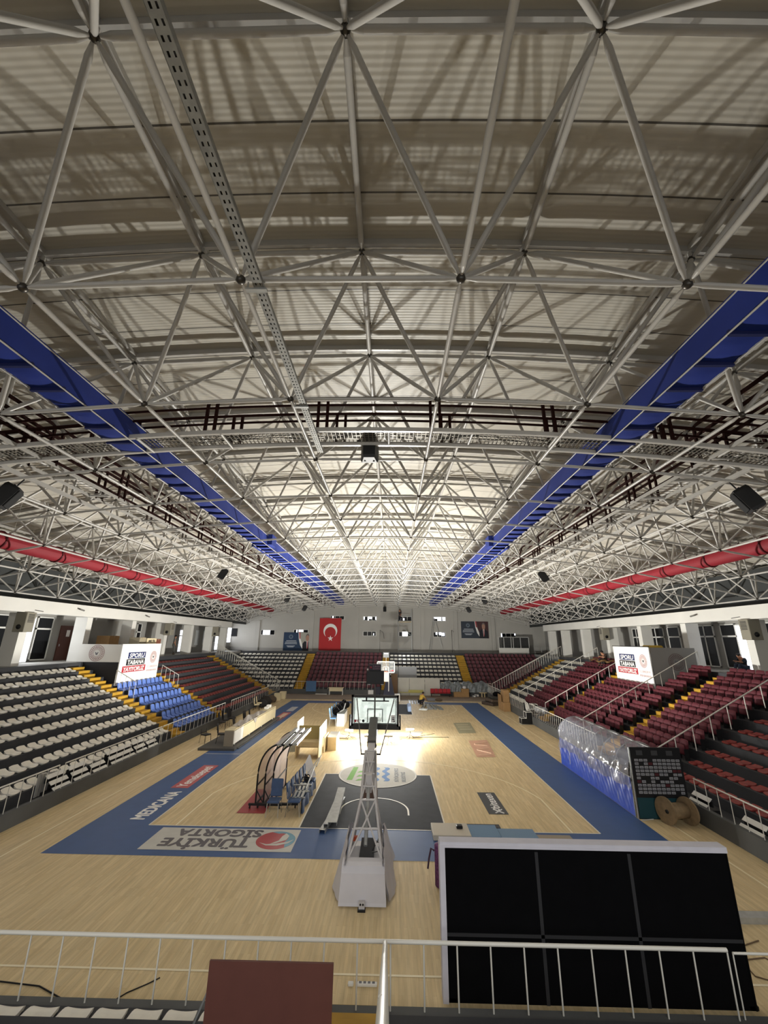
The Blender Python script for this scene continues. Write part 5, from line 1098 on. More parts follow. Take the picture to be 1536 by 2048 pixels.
def portrait(label, x0, x1, z0, z1, y, navy, bgc, tie):
    t = thing('portrait_banner', label, 'banner', ((x0+x1)/2, y, z0)); w = x1-x0; h = z1-z0; o = MB().box(x0, x1, y, y+.05, z0, z1, navy).build('cloth', t)
    X = lambda f: x0+w*f; Z = lambda f: z0+h*f; b = MB(); yy = y-.005
    b.add([(X(.56), yy, Z(1)), (X(1), yy, Z(1)), (X(1), yy, Z(0)), (X(.78), yy, Z(0)), (X(.66), yy, Z(.3)), (X(.58), yy, Z(.65))], [(0, 1, 2, 3, 4, 5)], bgc)
    yy -= .003; cu = [(.5, 1), (.52, .65), (.58, .3), (.7, 0)]; cv = [(.56, 1), (.58, .65), (.66, .3), (.78, 0)]
    b.add([(X(a), yy, Z(c)) for a, c in cu+cv[::-1]], [list(range(8))], WPRINT); cw_ = [(.52, 1), (.56, 1), (.575, .65), (.545, .65)]; b.add([(X(a), yy-.002, Z(c)) for a, c in cw_], [(0, 1, 2, 3)], REDP)
    yy -= .005; SU = mat('dark_suit_print', (26, 26, 34), .6); SK = mat('skin_print', (172, 132, 112), .6); GH = mat('grey_hair_print', (110, 104, 100), .6)
    b.add([(X(a), yy, Z(c)) for a, c in ((.66, 0), (.98, 0), (.97, .4), (.88, .52), (.8, .5), (.72, .52), (.655, .38))], [list(range(7))], SU); yy -= .003
    b.add([(X(a), yy, Z(c)) for a, c in ((.79, .55), (.85, .55), (.84, .2), (.81, .1))], [(0, 1, 2, 3)], WPRINT); yy -= .003
    b.add([(X(a), yy, Z(c)) for a, c in ((.81, .5), (.835, .5), (.838, .15), (.815, .1))], [(0, 1, 2, 3)], tie)
    E = lambda cx, cz, rx, rz, mt, yv: b.add([(X(cx+rx*math.cos(k*PI/10)), yv, Z(cz+rz*math.sin(k*PI/10))) for k in range(20)], [list(range(20))], mt)
    E(.82, .74, .065, .19, GH, yy-.001); E(.82, .68, .058, .17, SK, yy-.003); b.build('portrait_print', o)
    b = MB(); emblem(b, (X(.25), y-.005, Z(.76)), h*.12, (1, 0, 0), (0, 0, 1), mat('pale_blue_print', (136, 150, 164), .6)); TX = mat('pale_banner_print', (182, 188, 194), .6)
    for k, (a, c, zz) in enumerate(((.1, .44, .52), (.06, .46, .44), (.05, .47, .36), (.12, .4, .24), (.15, .36, .19))): b.box(X(a), X(c), y-.006, y-.003, Z(zz), Z(zz+.035), TX)
    b.build('banner_print', o)
portrait('navy banner with portrait of a suited man standing left of the flag', -15.0, -10.75, 4.41, 6.95, 45.9, mat('navy_banner', (34, 56, 84), .6), mat('pale_portrait_background', (168, 166, 154), .6), REDP)
portrait('dark banner with portrait of a suited man high on the right end wall', 10.8, 14.75, 6.4, 8.75, 45.94, mat('dark_slate_banner', (46, 54, 66), .6), mat('dark_red_portrait_background', (74, 46, 48), .6), REDP)
# ---- scaffold with lamp and a person on top, leaning ladder, glazed booth
t = thing('scaffold', 'tall tower scaffold against the end wall beside the bright lamp', 'scaffold', (2.6, 44.6, 4.4)); b = MB()
for x in (1.62, 3.55):
    for y in (44.5, 45.6): b.tube((x, y, 4.4), (x, y, 10.7 if x < 2 else 10.4), .035, GALV, 6)
    for z in np.arange(4.9, 10.4, .5): b.tube((x, 44.5, z), (x, 45.6, z), .02, GALV, 5)
b.build('frame', t); b = MB()
for z in (4.75, 6.4, 8.6, 9.4): b.tube((1.62, 44.5, z), (3.55, 44.5, z), .022, GALV, 5).tube((1.62, 45.6, z), (3.55, 45.6, z), .022, GALV, 5)
b.tube((1.62, 44.5, 4.6), (3.55, 44.5, 6.4), .016, GALV, 5).tube((1.62, 44.5, 8.5), (3.55, 44.5, 6.5), .016, GALV, 5); b.build('brace', t); MB().box(1.6, 3.56, 44.5, 45.6, 8.5, 8.56, PLY).build('deck', t)
t = thing('floodlight', 'dazzling white lamp fixed halfway up the scaffold', 'floodlight', (2.56, 44.4, 6.9)); MB().bbox(2.2, 2.94, 44.42, 44.55, 6.58, 7.18, BLACK, .02).build('housing', t); plabel(MB().box(2.23, 2.91, 44.405, 44.42, 6.61, 7.15, mat('scaffold_lamp_glass', (246, 250, 255), .4, emit=60)).build('lamp_glass', t), 'glowing lamp glass')
t = thing('ladder', 'tall grey A-shaped ladder against the right part of the end wall', 'ladder', (7, 45.3, 4.4)); b = MB()
for x, y in ((5.95, 45.2), (6.25, 45.2)): b.tube((x, y, 4.4), (6.72 if x < 6 else 6.9, 45.5, 9.1), .03, GALV, 6)
b.tube((8.05, 45.2, 4.4), (6.95, 45.5, 9.1), .03, GALV, 6); b.build('stile', t); b = MB()
for k in range(14): f = (k+.5)/14; b.tube((5.95+.77*f, 45.2+.3*f, 4.4+4.7*f), (6.25+.65*f, 45.2+.3*f, 4.4+4.7*f), .016, GALV, 5)
b.build('rung', t)
t = thing('control_booth', 'white glazed control booth raised in the right far corner', 'booth', (18, 44.3, 4.4)); MB().box(15.6, 19.8, 44.0, 44.08, 4.4, 5.15, WHITE).box(19.74, 19.8, 44.0, 45.9, 4.4, 5.15, WHITE).build('parapet', t)
b = MB()
for x in (15.6, 16.3, 17.3, 17.6, 18.6, 19.75): b.box(x, x+.07, 44.0, 44.07, 5.15, 6.6, FRAMEW)
b.box(15.6, 19.82, 44.0, 44.07, 6.55, 6.62, FRAMEW); b.build('window_frame', t); MB().box(15.66, 19.75, 44.03, 44.045, 5.15, 6.55, mat('grey_booth_glass', (58, 60, 62), .2, alpha=.55)).build('glass', t)
t = thing('rail_frame', 'thin grey guard frame on the far right walkway', 'railing', (22, 43.6, 4.4)); b = MB()
for x in (20.4, 21.3, 22.2, 23.1): b.tube((x, 43.6, 4.4), (x, 43.6, 5.3), .02, GALV, 5)
b.tube((20.4, 43.6, 5.3), (23.1, 43.6, 5.3), .02, GALV, 5); b.build('frame', t)
for x, z1, lb in ((-1.0, 7.4, 'thin grey conduit pipe on the end wall left of the scaffold'), (9.4, 7.5, 'thin grey conduit pipe on the end wall left of the dark portrait')):
    tag(MB().path([(x, 45.9, 4.4), (x, 45.9, z1), (x+.5, 45.9, z1-.4), (x+.6, 45.9, z1-1.2)], .035, mat('grey_pipe', (96, 94, 90), .6), 6).build('pipe', org=(x, 45.9, 4.4)), lb, 'pipe')

# ---- far basketball stand
t = thing('basketball_stand', 'far basketball stand with dark padded base beyond the court', 'basketball hoop', (.4, 30.5, 0)); NAVYP = mat('navy_padding', (44, 46, 66), .6)
bb = MB()
for x0, x1, z0, z1 in ((-.78, .98, 3.92, 4.0), (-.78, .98, 2.94, 3.0), (-.78, -.72, 2.94, 4.0), (.92, .98, 2.94, 4.0)): bb.box(x0, x1, 27.0, 27.06, z0, z1, WHITE)
bb.build('backboard_frame', t); g = MB().box(-.76, .96, 27.02, 27.04, 2.96, 3.98, mat('clear_backboard', (200, 204, 204), .15, alpha=.18)).build('backboard_glass', t)
b = MB()
for x0, x1, z0, z1 in ((-.18, -.13, 3.05, 3.5), (.34, .39, 3.05, 3.5), (-.18, .39, 3.46, 3.51)): b.box(x0, x1, 26.99, 27.0, z0, z1, WPRINT)
b.box(.55, .62, 26.99, 27.0, 3.08, 3.16, REDP).box(.68, .85, 26.99, 27.0, 3.1, 3.2, REDP); b.build('target_square', g)
MB().path([(.1+.225*math.cos(k*PI/8), 26.62+.225*math.sin(k*PI/8), 3.05) for k in range(16)], .014, RIM, 5, closed=True).build('rim', t)
b = MB()
for k in range(8): a = k*PI/4; b.tube((.1+.22*math.cos(a), 26.62+.22*math.sin(a), 3.04), (.1+.14*math.cos(a+.4), 26.62+.14*math.sin(a+.4), 2.62), .012, WPRINT, 4)
b.build('net', t)
b = MB().tube((.1, 27.05, 3.3), (.3, 30.6, 2.6), .1, WHITE, 8).tube((.1, 27.05, 3.9), (.3, 30.6, 2.7), .05, WHITE, 6); b.build('arm', t)
MB().box(-.12, .42, 27.3, 27.7, 2.1, 2.9, mat('pale_arm_pad', (206, 204, 198), .6)).build('arm_pad', t)
b = MB(); b.add([(-.3, 30.4, 0), (1.1, 30.4, 0), (1.1, 32.4, 0), (-.3, 32.4, 0), (.12, 30.6, 2.2), (.62, 30.6, 2.2), (.62, 31.2, 2.2), (.12, 31.2, 2.2)], [(3, 2, 1, 0), (4, 5, 6, 7), (0, 1, 5, 4), (1, 2, 6, 5), (2, 3, 7, 6), (3, 0, 4, 7)], NAVYP); b.build('padded_mast', t); MB().box(.33, .42, 30.36, 30.4, .6, 1.9, WPRINT, Matrix.Translation((0, .12, 0))).build('white_stripe', t)
b = MB().tube((.12, 27.0, 4.0), (.12, 27.0, 4.35), .02, WHITE, 6); b.build('clock_pole', t); o = MB().bbox(-.18, .42, 26.9, 27.1, 4.35, 4.85, mat('grey_clock_box', (112, 116, 118), .5), .02).build('shot_clock', t)
MB().box(-.08, .32, 26.895, 26.9, 4.68, 4.78, WPRINT).build('display', o)

# ---- boards, tables and clutter in front of the far kerb
def far_box(nm, label, cat, x0, x1, y0, y1, z0, z1, mt, group=None, bev=.01):
    return tag(MB().bbox(x0, x1, y0, y1, z0, z1, mt, bev).build(nm, org=((x0+x1)/2, y0, z0)), label, cat, group)
PANW = mat('off_white_panel', (206, 204, 194), .6, var=.05, vs=1)
for i, (x0, x1) in enumerate(((1.42, 2.72), (2.75, 4.5), (4.53, 6.25))): far_box('wall_panel', 'off-white board leaning on the far kerb, %s from the left' % nth(i+1), 'panel', x0, x1, 34.85, 34.92, 0.0, 1.88, PANW, 'off-white boards on the far kerb')
far_box('wall_panel', 'pale grey board lying over the far seats behind the off-white boards', 'panel', 1.55, 3.75, 37.3, 37.36, 1.6, 2.95, mat('pale_grey_panel', (172, 174, 176), .6), bev=.004); far_box('wall_panel', 'narrow grey board standing on the far seats left of the wide grey board', 'panel', .9, 1.5, 37.3, 37.36, 1.6, 2.95, MATS['pale_grey_panel'], bev=.004)
far_box('door_leaf', 'brown wooden door leaf leaning behind the far basketball stand', 'door', .62, 1.38, 34.7, 34.76, 0, 2.3, mat('brown_door_leaf', (124, 98, 72), .6))
far_box('wall_panel', 'small blue panel hung on the far railing by the yellow stairs', 'panel', -9.15, -8.0, 34.7, 34.76, .3, 1.42, mat('blue_panel', (84, 120, 162), .6))
t = thing('side_table', 'cream table standing before the far kerb under the flag', 'table', (-5.65, 34.5, 0)); MB().bbox(-6.5, -4.8, 34.2, 34.8, .72, .78, CREAM, .01).build('table_top', t); MB().box(-6.4, -4.9, 34.22, 34.26, .4, .72, CREAM).build('front_panel', t)
for x in (-6.42, -4.92):
    for y in (34.25, 34.72): MB().box(x, x+.05, y, y+.05, 0, .72, WHITE).build('leg', t)
b = MB().tube((-8.0, 34.6, .05), (-6.7, 34.55, .05), .05, WHITE, 8); tag(b.build('tube_bar', org=(-7.4, 34.6, 0)), 'white tube lying on the floor left of the cream table', 'tube')
for x0, x1, lb in ((-2.0, -1.4, 'larger white notice taped on the far kerb'), (-1.1, -.8, 'smaller white notice taped on the far kerb')): far_box('notice_sheet', lb, 'notice', x0, x1, 34.97, 34.99, .05 if x1 < -1.2 else .25, .5, WPRINT, bev=.002)
t = thing('bench', 'yellow-green bench before the off-white boards', 'bench', (3.2, 34.3, 0)); YG = mat('yellow_green_bench', (188, 180, 104), .6); MB().box(1.6, 4.3, 34.2, 34.5, .34, .4, YG).build('seat', t); MB().box(2.6, 4.3, 34.5, 34.54, .4, .62, YG).build('backrest', t)
for x in (1.7, 4.2): MB().box(x, x+.05, 34.2, 34.5, 0, .34, GREYP).build('leg', t)
t = thing('seat_row', 'loose row of red seats on the floor before the off-white boards', 'bench', (6, 34.2, 0))
for i in range(5):
    x = 5.1+.46*i; MB().bbox(x, x+.42, 34.0, 34.35, .34, .4, REDP, .015).build('seat', t); MB().bbox(x, x+.42, 34.35, 34.42, .4, .8, REDP, .015).build('backrest', t)
MB().box(5.1, 7.3, 34.1, 34.2, .26, .34, BLACK).box(5.15, 5.2, 34, 34.4, 0, .3, BLACK).box(7.2, 7.25, 34, 34.4, 0, .3, BLACK).build('frame', t)
TARP = mat('crumpled_silver_tarpaulin', (128, 134, 136), .4, .15, var=.3, vs=5, bump=1.0, bs=7)
for x0, x1, lb in ((6.3, 8.7, 'left of two crumpled silver tarpaulins over the far railing'), (8.6, 12.0, 'right of two crumpled silver tarpaulins over the far railing')):
    b = MB(); rr = random.Random(int(x0*10)); ph = [rr.uniform(0, 6) for _ in range(6)]
    def fn(u, v):
        a = PI*v; y = 35.1-.62*math.cos(a)*1.0; z = .45+1.02*math.sin(a)**.5*(1+.1*math.sin(u*13+ph[0])+.06*math.sin(u*29+v*9+ph[1])); e = min(1, 8*u, 8*(1-u))**.5
        return (x0+(x1-x0)*u+.05*math.sin(v*13+ph[2]), y+.07*math.sin(u*21+v*7+ph[3])+.05*math.sin(u*37-v*11), .4+(z-.4)*(.55+.45*e))
    b.grid(fn, 60, 30, TARP); tag(b.build('tarpaulin', org=((x0+x1)/2, 35, .5)), lb, 'tarpaulin', 'silver tarpaulins')
carton('cardboard_box', 'low open cardboard box before the left tarpaulin', 7.7, 8.6, 34.0, 34.6, 0, .5); carton('cardboard_box', 'taller cardboard box beside the low one before the tarpaulins', 8.55, 9.4, 34.0, 34.7, 0, .85)
b = MB().sph((8.95, 34.35, .95), .24, mat('white_plastic_film', (222, 220, 220)), 10, 7, (1, 1, .7)); tag(b.build('plastic_bag', org=(8.95, 34.35, .85)), 'white plastic bag on the taller far cardboard box', 'bag')
b = MB()
for k in range(4): b.box(9.7+.12*k, 9.9+.2*k, 33.9+.1*k, 34.4, .0+.02*k, .1+.05*k, WHITE if k % 2 else GREYP)
tag(b.build('packing_scrap', org=(9.9, 34, 0)), 'scraps of packing on the floor before the right tarpaulin', 'scrap')
t = thing('stool', 'small wooden stool before the right tarpaulin', 'stool', (10.9, 34.2, 0)); MB().box(10.6, 11.4, 34.0, 34.4, .42, .48, PLY).build('seat', t)
for x in (10.8, 11.1): MB().box(x, x+.1, 34.1, 34.2, 0, .42, PLY).build('leg', t)
for i, (dz, rgb, lb) in enumerate(((0, (74, 62, 54), 'bottom flat dark bundle of the stack by the right kerb'), (.28, (92, 78, 66), 'middle flat brown bundle of the stack by the right kerb'), (.56, (60, 58, 52), 'top dark bundle of the stack by the right kerb'))):
    b = MB(); M = Matrix.Translation((10.7+.1*i, 28.5, dz)) @ Matrix.Rotation(.5-.2*i, 4, 'Z') @ Matrix.Rotation(.06*i, 4, 'Y'); b.bbox(-.75+.1*i, .75, -.8, .8-.2*i, 0, .27, mat('bundle_%d' % i, rgb, .8, var=.2, vs=6), .06, M=M); tag(b.build('carpet_bundle', org=(10.7, 28.5, dz)), lb, 'bundle', 'bundles by the right kerb')
b = MB(); b.sph((11.1, 28.2, 1.0), .4, BLACKF, 12, 8, (1, .9, .6)); tag(b.build('bag', org=(11.1, 28.2, .85)), 'black bag lying on the bundles by the right kerb', 'bag')
carton('cardboard_box', 'big upright cardboard box against the right kerb', 10.75, 11.38, 24.4, 25.7, 0, .75); carton('cardboard_box', 'tall cardboard box stacked on the big one against the right kerb', 10.85, 11.36, 24.5, 25.5, .75, 1.75); tag(MB().box(10.72, 10.75, 25.0, 26.2, .0, 1.3, CARD).build('cardboard_sheet', org=(10.7, 25.5, 0)), 'flat cardboard sheet leaning beside the big right boxes', 'cardboard')
# black step podium with white edges
def step_podium(label, x0, y0, z0, w, d, h, group):
    t = thing('step_podium', label, 'podium', (x0, y0, z0), group); b = MB(); out = [(0, 0), (w, 0), (w, h), (w*.45, h), (w*.45, h*.5), (0, h*.5)]
    b.prism(out, lambda a, c: (x0+a, y0, z0+c), lambda a, c: (x0+a, y0+d, z0+c), BLACK); b.build('body', t); b = MB()
    for y in (y0, y0+d): b.path([(x0+a, y, z0+c) for a, c in out], .025, WHITE, 4, closed=True)
    for a, c in out: b.tube((x0+a, y0, z0+c), (x0+a, y0+d, z0+c), .025, WHITE, 4)
    b.build('white_edging', t)
step_podium('black two-step podium with white edges against the right kerb', 10.55, 18.5, 0, .85, .6, .85, 'black step podiums')
step_podium('black step podium with white edges on the right kerb ledge', 11.6, 19.5, .56, .6, .6, .7, 'black step podiums')
b = MB()
for k in range(7): b.path([(11.55+.05*k, 19.9+.25*k+.2*math.cos(a+k), .95+.32*math.sin(a)) for a in np.linspace(0, 2*PI, 22)], .03, WHITE, 5, closed=True)
tag(b.build('cable_coil', org=(11.7, 20.8, .8)), 'thick white hose coiled along the right kerb railing', 'hose')
b = MB().sph((12.0, 18.6, 1.05), .35, mat('silver_film', (150, 152, 156), .3, .3), 12, 8, (1.1, 1.2, .7)).sph((12.2, 18.0, 1.05), .25, MATS['silver_film'], 10, 7); tag(b.build('plastic_bag', org=(12, 18.5, .8)), 'crumpled grey plastic behind the right kerb railing', 'bag')
tag(MB().box(11.41, 11.43, 12.2, 12.42, .12, .38, WPRINT).build('socket_plate', org=(11.4, 12.3, .2)), 'small white plate on the right kerb wall', 'plate')
# black slatted step units on the walkways behind the kerbs
def slat_unit(label, x, y, s, group, n=3):
    t = thing('slatted_step_unit', label, 'step unit', (x, y, .28), group); MB().box(min(x, x+s*.5), max(x, x+s*.5), y-.46, y+.46, .28, .4, BLACK).build('body', t)
    for k in range(n):
        xx = x+s*(.06+.17*k); zz = .46+.2*k; MB().box(min(xx, xx+s*.05), max(xx, xx+s*.05), y-.46, y+.46, zz-.17, zz-.0, BLACK).build('riser', t); M = Matrix.Translation((xx, y, zz+.02)) @ Matrix.Rotation(-s*.75, 4, 'Y'); MB().box(-.085, .085, -.44, .44, 0, .02, WHITE, M=M).build('slat', t)
for i, y in enumerate((1.95, 3.05, 4.15, 5.35, 6.25, 7.3, 8.35)): slat_unit('black step unit with white slats on the left walkway, %s from the viewer' % nth(i+1), -12.05, y, -1, 'slatted step units, left walkway', 3 if i not in (2, 6) else 2)
for i, y in enumerate((3.6, 1.4, -.9)): slat_unit('black step unit with white slats on the right walkway, %s from the tunnel' % nth(i+1), 11.7, y, 1, 'slatted step units, right walkway', 2)
for i in range(6): tag(MB().box(-12.6, -12.56, 1.25+.16*i, 1.37+.16*i, .3, 1.05-.02*i, mat('grey_white_board', (168, 166, 160), .6, var=.1)).build('plank', org=(-12.6, 1.3+.16*i, .3)), 'grey-white plank leaning on the front row of left stand, %s from the viewer' % nth(i+1), 'plank', 'planks at the left stand')
# stacked chairs and dark clutter at the far left kerb
for i, (x, y) in enumerate(((-11.2, 23.2), (-11.3, 24.2))): chair('meeting_chair', 'chair with cream back at the far left kerb, %s from the viewer' % nth(i+1), (x, y, 0), .2, CREAM, MATS['dark_chair_leg'], bh=.5, group='chairs at the far left kerb')
for i, (x, y, r, lb) in enumerate(((-11.2, 24.9, .42, 'dark heap of sacks at the far left kerb, nearer'), (-11.3, 26.2, .5, 'dark heap of sacks at the far left kerb, middle'), (-11.2, 27.8, .42, 'brownish heap of sacks at the far left kerb, farther'))):
    b = MB(); b.sph((x, y, r*.8), r, mat('dark_sack_%d' % i, ((40, 38, 36), (46, 42, 38), (86, 72, 58))[i], .85, var=.3, vs=5), 14, 9, (1, 1.3, .85)).sph((x+.15, y+.35, r*.6), r*.7, MATS['dark_sack_%d' % i], 12, 8); tag(b.build('sack', org=(x, y, 0)), lb, 'sack')
for i, (x, y) in enumerate(((-11.0, 29.4), (-10.8, 30.8))): carton('storage_box', 'cream box with dark front at the far left corner, %s' % ('nearer' if i == 0 else 'farther'), x-.3, x+.3, y-.3, y+.3, 0, .7, CREAM)
# ---- profiles being sorted by the worker
for i in range(5): channel((2.5+.28*i, 28.3, .01), (2.55+.26*i, 30.6, .01), .17, .1, 'bright silver profile lying left of the crouching worker, %s from the left' % nth(i+1), 'profiles left of the worker', mat('bright_profile', (196, 200, 212), .3, .5))
for i, (x0, x1, y0, y1, w) in enumerate(((3.5, 4.0, 25.1, 28.2, .3), (4.1, 4.2, 24.9, 28.4, .3), (4.35, 4.6, 25.0, 27.6, .22), (4.7, 4.5, 24.9, 28.2, .26), (5.1, 4.9, 24.8, 27.2, .16), (5.3, 5.2, 24.6, 26.6, .14), (3.2, 3.9, 24.7, 24.5, .4))): channel((x0, y0, .01), (x1, y1, .02), w, .1, 'dull grey profile on the floor before the crouching worker, %s from the left' % nth(i+1 if i < 6 else 7), 'profiles before the worker')
far_box('foam_bar', 'blue-white foam block standing on the far key', 'foam block', 2.1, 2.42, 23.5, 25.4, 0, .45, mat('blue_white_foam', (168, 190, 226), .6), bev=.05)
b = MB(); b.sph((5.6, 30.5, .12), .3, mat('brown_cloth', (92, 78, 62), .9), 12, 7, (1.3, 1, .5)); tag(b.build('cloth_heap', org=(5.6, 30.5, 0)), 'small brown cloth heap behind the grey profiles', 'cloth'); b = MB().bbox(4.4, 5.2, 30.2, 31.0, 0, .25, GREYP, .05); tag(b.build('tool_case', org=(4.8, 30.5, 0)), 'flat grey case behind the crouching worker', 'case')
carton('storage_box', 'white box on the floor beside the far basketball stand', 1.0, 1.55, 29.6, 30.2, 0, .7, WHITE); carton('storage_box', 'low box with black top beside the far basketball stand', .9, 1.6, 31.5, 32.2, 0, .5, BLACK)
far_box('screen_monitor', 'dark blue monitor stand with white side boards behind the near backboard', 'stand', -1.2, -.6, 34.3, 34.6, 0, .9, mat('navy_stand', (50, 52, 66), .6))

# ================================================================== PEOPLE
def skin_mesh(nm, verts, edges, radii, mt, parent, root=0, sub=1):
    o0 = np.array(parent.location); me = bpy.data.meshes.new(nm); me.from_pydata([tuple(np.array(v)-o0) for v in verts], edges, []); me.materials.append(mt)
    ob = bpy.data.objects.new(nm, me); C.objects.link(ob); ob.parent = parent; md = ob.modifiers.new('skin', 'SKIN'); md.use_smooth_shade = True
    for i, r in enumerate(radii):
        sv = me.skin_vertices[0].data[i]; sv.radius = (r, r) if not isinstance(r, tuple) else r; sv.use_root = (i == root)
    s2 = ob.modifiers.new('sub', 'SUBSURF'); s2.levels = sub; s2.render_levels = sub; return ob
def person(label, base, rz, J, top, trousers, shoes=(30, 28, 28), sc=1.0):
    # J: joint positions in the person's own frame (x right, y forward, z up)
    t = thing('person', label, 'person', base); ca, sa = math.cos(rz), math.sin(rz)
    G = lambda p: (base[0]+sc*(p[0]*ca-p[1]*sa), base[1]+sc*(p[0]*sa+p[1]*ca), base[2]+sc*p[2])
    V, E, R = [], [], []
    def add(p, r, par=None):
        V.append(G(p)); R.append(r*sc)
        if par is not None: E.append((par, len(V)-1))
        return len(V)-1
    pel = add(J['pelvis'], .13); ch = add(J['chest'], .15, add(tuple((np.array(J['pelvis'])+np.array(J['chest']))/2), .125, pel)); nk = add(J['neck'], .055, ch); hd = add(J['head'], .092, nk); add(tuple(np.array(J['head'])+np.array((0, .01, .1))), .075, hd)
    nose = add(tuple(np.array(J['head'])+np.array((0, .1, -.01))), .018, hd)
    for s in ('l', 'r'):
        sh = add(J['sh_'+s], .065, ch); el = add(J['el_'+s], .045, sh); wr_ = add(J['wr_'+s], .03, el); d = np.array(J['wr_'+s])-np.array(J['el_'+s]); d = d/np.linalg.norm(d); a = np.cross(d, (0, 0, 1.0)); a = a/(np.linalg.norm(a)+1e-6) if np.linalg.norm(a) > .1 else np.array((1.0, 0, 0))
        pm = add(tuple(np.array(J['wr_'+s])+d*.07), .033, wr_)
        for k in range(4):
            q = np.array(J['wr_'+s])+d*.11+a*(.027*(k-1.5)); f1 = add(tuple(q), .010, pm); add(tuple(q+d*(.055+.008*(k in (1, 2)))+np.array((0, 0, -.015))), .008, f1)
        th = add(tuple(np.array(J['wr_'+s])+d*.06+a*.05), .011, wr_); add(tuple(np.array(J['wr_'+s])+d*.10+a*.065), .009, th)
        hp = add(J['hip_'+s], .09, pel); kn = add(J['kn_'+s], .06, hp); an = add(J['an_'+s], .042, kn); add(tuple(np.array(J['an_'+s])+np.array((0, .14, -.05))), .035, an)
    skin_mesh('body', V, E, R, SKIN, t)
    def cloth(nm, chain, col, root):
        vs, es, rs = [], [], []; ids = {}
        for a, c in chain:
            for q in (a, c):
                if q[0] not in ids: ids[q[0]] = len(vs); vs.append(G(J[q[0]] if q[0] in J else q[2])); rs.append(q[1]*sc)
            es.append((ids[a[0]], ids[c[0]]))
        return skin_mesh(nm, vs, es, rs, mat('cloth_%d_%d_%d' % col, col, .85, var=.08, vs=6), t)
    P = ('pelvis', .145); CH = ('chest', .17)
    cloth('shirt', [(P, CH)]+[(CH, ('sh_'+s, .085)) for s in 'lr']+[(('sh_'+s, .085), ('el_'+s, .062)) for s in 'lr'], top, 0)
    cloth('trousers', [(('pelvis', .15), ('hip_'+s, .11)) for s in 'lr']+[(('hip_'+s, .11), ('kn_'+s, .08)) for s in 'lr']+[(('kn_'+s, .08), ('an_'+s, .062)) for s in 'lr'], trousers, 0)
    h = G(tuple(np.array(J['head'])+np.array((0, -.015, .06)))); MB().sph(h, .112*sc, HAIRM, 12, 8, (1, 1.05, .85)).build('hair', t)
    for s in 'lr':
        a = np.array(J['an_'+s]); q = G(tuple(a+np.array((0, .07, -.045)))); MB().sph(q, .13*sc, mat('dark_shoe', shoes, .6), 10, 6, (.5, .5, .42)).sph(G(tuple(a+np.array((0, -.02, -.04)))), .075*sc, MATS['dark_shoe'], 8, 6, (.8, .9, .7)).build('shoe', t)
    b = MB()
    for s in (-1, 1): b.sph(G(tuple(np.array(J['head'])+np.array((s*.035, .088, .015)))), .012*sc, BLACK, 6, 5)
    b.build('eyes', t); b = MB()
    for s in (-1, 1): b.sph(G(tuple(np.array(J['head'])+np.array((s*.1, -.005, 0)))), .028*sc, SKIN, 8, 6, (.5, 1, 1.4))
    b.build('ears', t); return t
STAND = dict(pelvis=(0, 0, .95), chest=(0, .01, 1.32), neck=(0, .01, 1.5), head=(0, .04, 1.63), sh_l=(-.19, 0, 1.42), sh_r=(.19, 0, 1.42), el_l=(-.24, .0, 1.14), el_r=(.24, .02, 1.14), wr_l=(-.24, .1, .9), wr_r=(.22, .12, .9), hip_l=(-.1, 0, .9), hip_r=(.1, 0, .9), kn_l=(-.13, .04, .5), kn_r=(.13, .06, .5), an_l=(-.16, .0, .09), an_r=(.16, .04, .09))
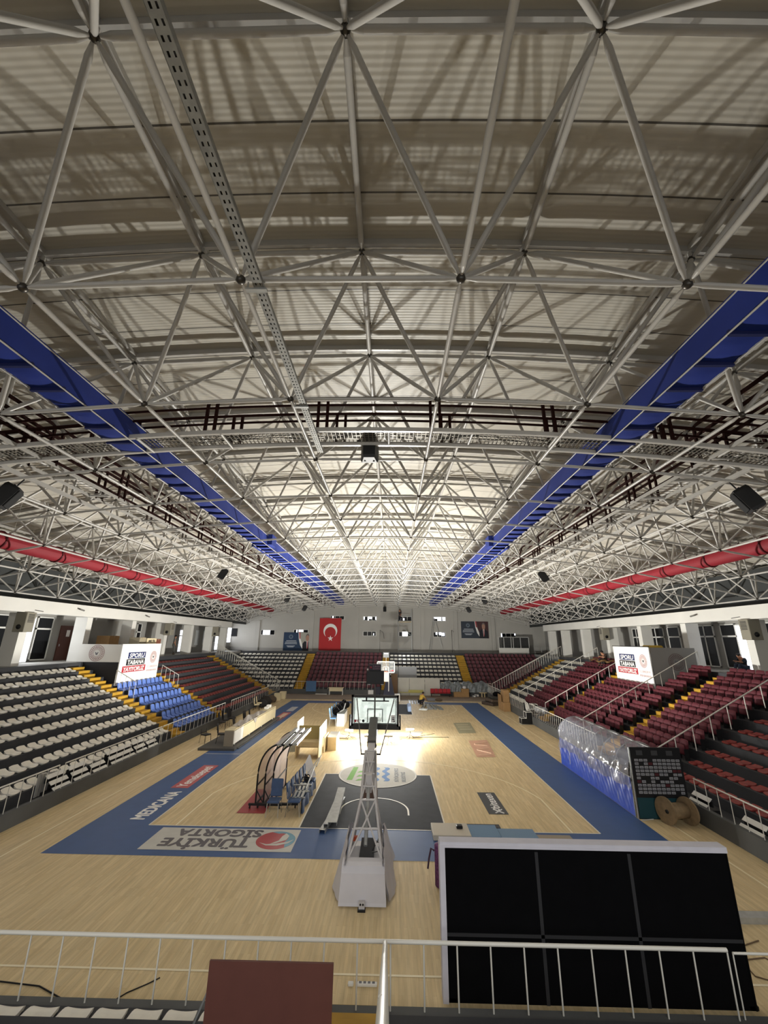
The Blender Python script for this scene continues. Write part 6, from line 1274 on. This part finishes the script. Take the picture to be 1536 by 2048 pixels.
CROUCH = dict(pelvis=(0, -.18, .32), chest=(0, .08, .68), neck=(0, .16, .84), head=(0, .24, .94), sh_l=(-.19, .1, .76), sh_r=(.19, .1, .76), el_l=(-.24, .28, .56), el_r=(.24, .28, .56), wr_l=(-.12, .46, .42), wr_r=(.12, .48, .4), hip_l=(-.1, -.16, .3), hip_r=(.1, -.16, .3), kn_l=(-.17, .22, .48), kn_r=(.17, .2, .46), an_l=(-.14, -.02, .09), an_r=(.14, -.04, .09))
SIT = dict(pelvis=(0, 0, .12), chest=(0, .1, .48), neck=(0, .18, .64), head=(0, .26, .73), sh_l=(-.19, .1, .57), sh_r=(.19, .1, .57), el_l=(-.23, .3, .4), el_r=(.23, .3, .4), wr_l=(-.08, .46, .45), wr_r=(.08, .46, .45), hip_l=(-.1, .03, .1), hip_r=(.1, .03, .1), kn_l=(-.14, .42, .3), kn_r=(.14, .42, .3), an_l=(-.12, .5, -.1), an_r=(.12, .5, -.1))
person('crouching worker in a yellow top and dark trousers sorting metal profiles on court', (3.62, 28.0, 0), -.9, CROUCH, (206, 172, 74), (40, 42, 50), sc=1.05)
person('person standing on the left concourse in grey clothes, seen side-on', (-21.3, 27.0, 4.4), -1.2, STAND, (108, 104, 98), (92, 90, 86), sc=1.05)
person('person in dark clothes sitting hunched at the top of right stand', (18.75, 21.0, 4.35), 1.9, SIT, (62, 48, 44), (52, 46, 44), sc=1.15)
person('worker in dark clothes standing on top of the scaffold', (1.85, 45.0, 8.56), 2.6, STAND, (44, 42, 42), (38, 38, 42), sc=.98)
person('person in dark clothes sitting at the bright doorway beyond the nearest right pillar', (22.3, 11.0, 4.5), 1.6, SIT, (38, 44, 52), (60, 70, 90), sc=1.1)
for i, (x, y, z, lb) in enumerate(((18.2, 20.0, 4.45, 'crumpled brown cardboard beside the sitting person, nearer'), (18.6, 22.0, 4.5, 'crumpled brown cardboard beside the sitting person, farther'))):
    b = MB(); b.grid(lambda u, v: (x-.5+1.0*u, y-.6+1.2*v, z+.12*math.sin(u*8+i)*math.sin(v*6)+.1), 10, 10, CARD); b.grid(lambda u, v: (x+.5-1.0*u, y-.6+1.2*v, z+.12*math.sin((1-u)*8+i)*math.sin(v*6)+.08), 10, 10, CARD); tag(b.build('cardboard_sheet', org=(x, y, z)), lb, 'cardboard')
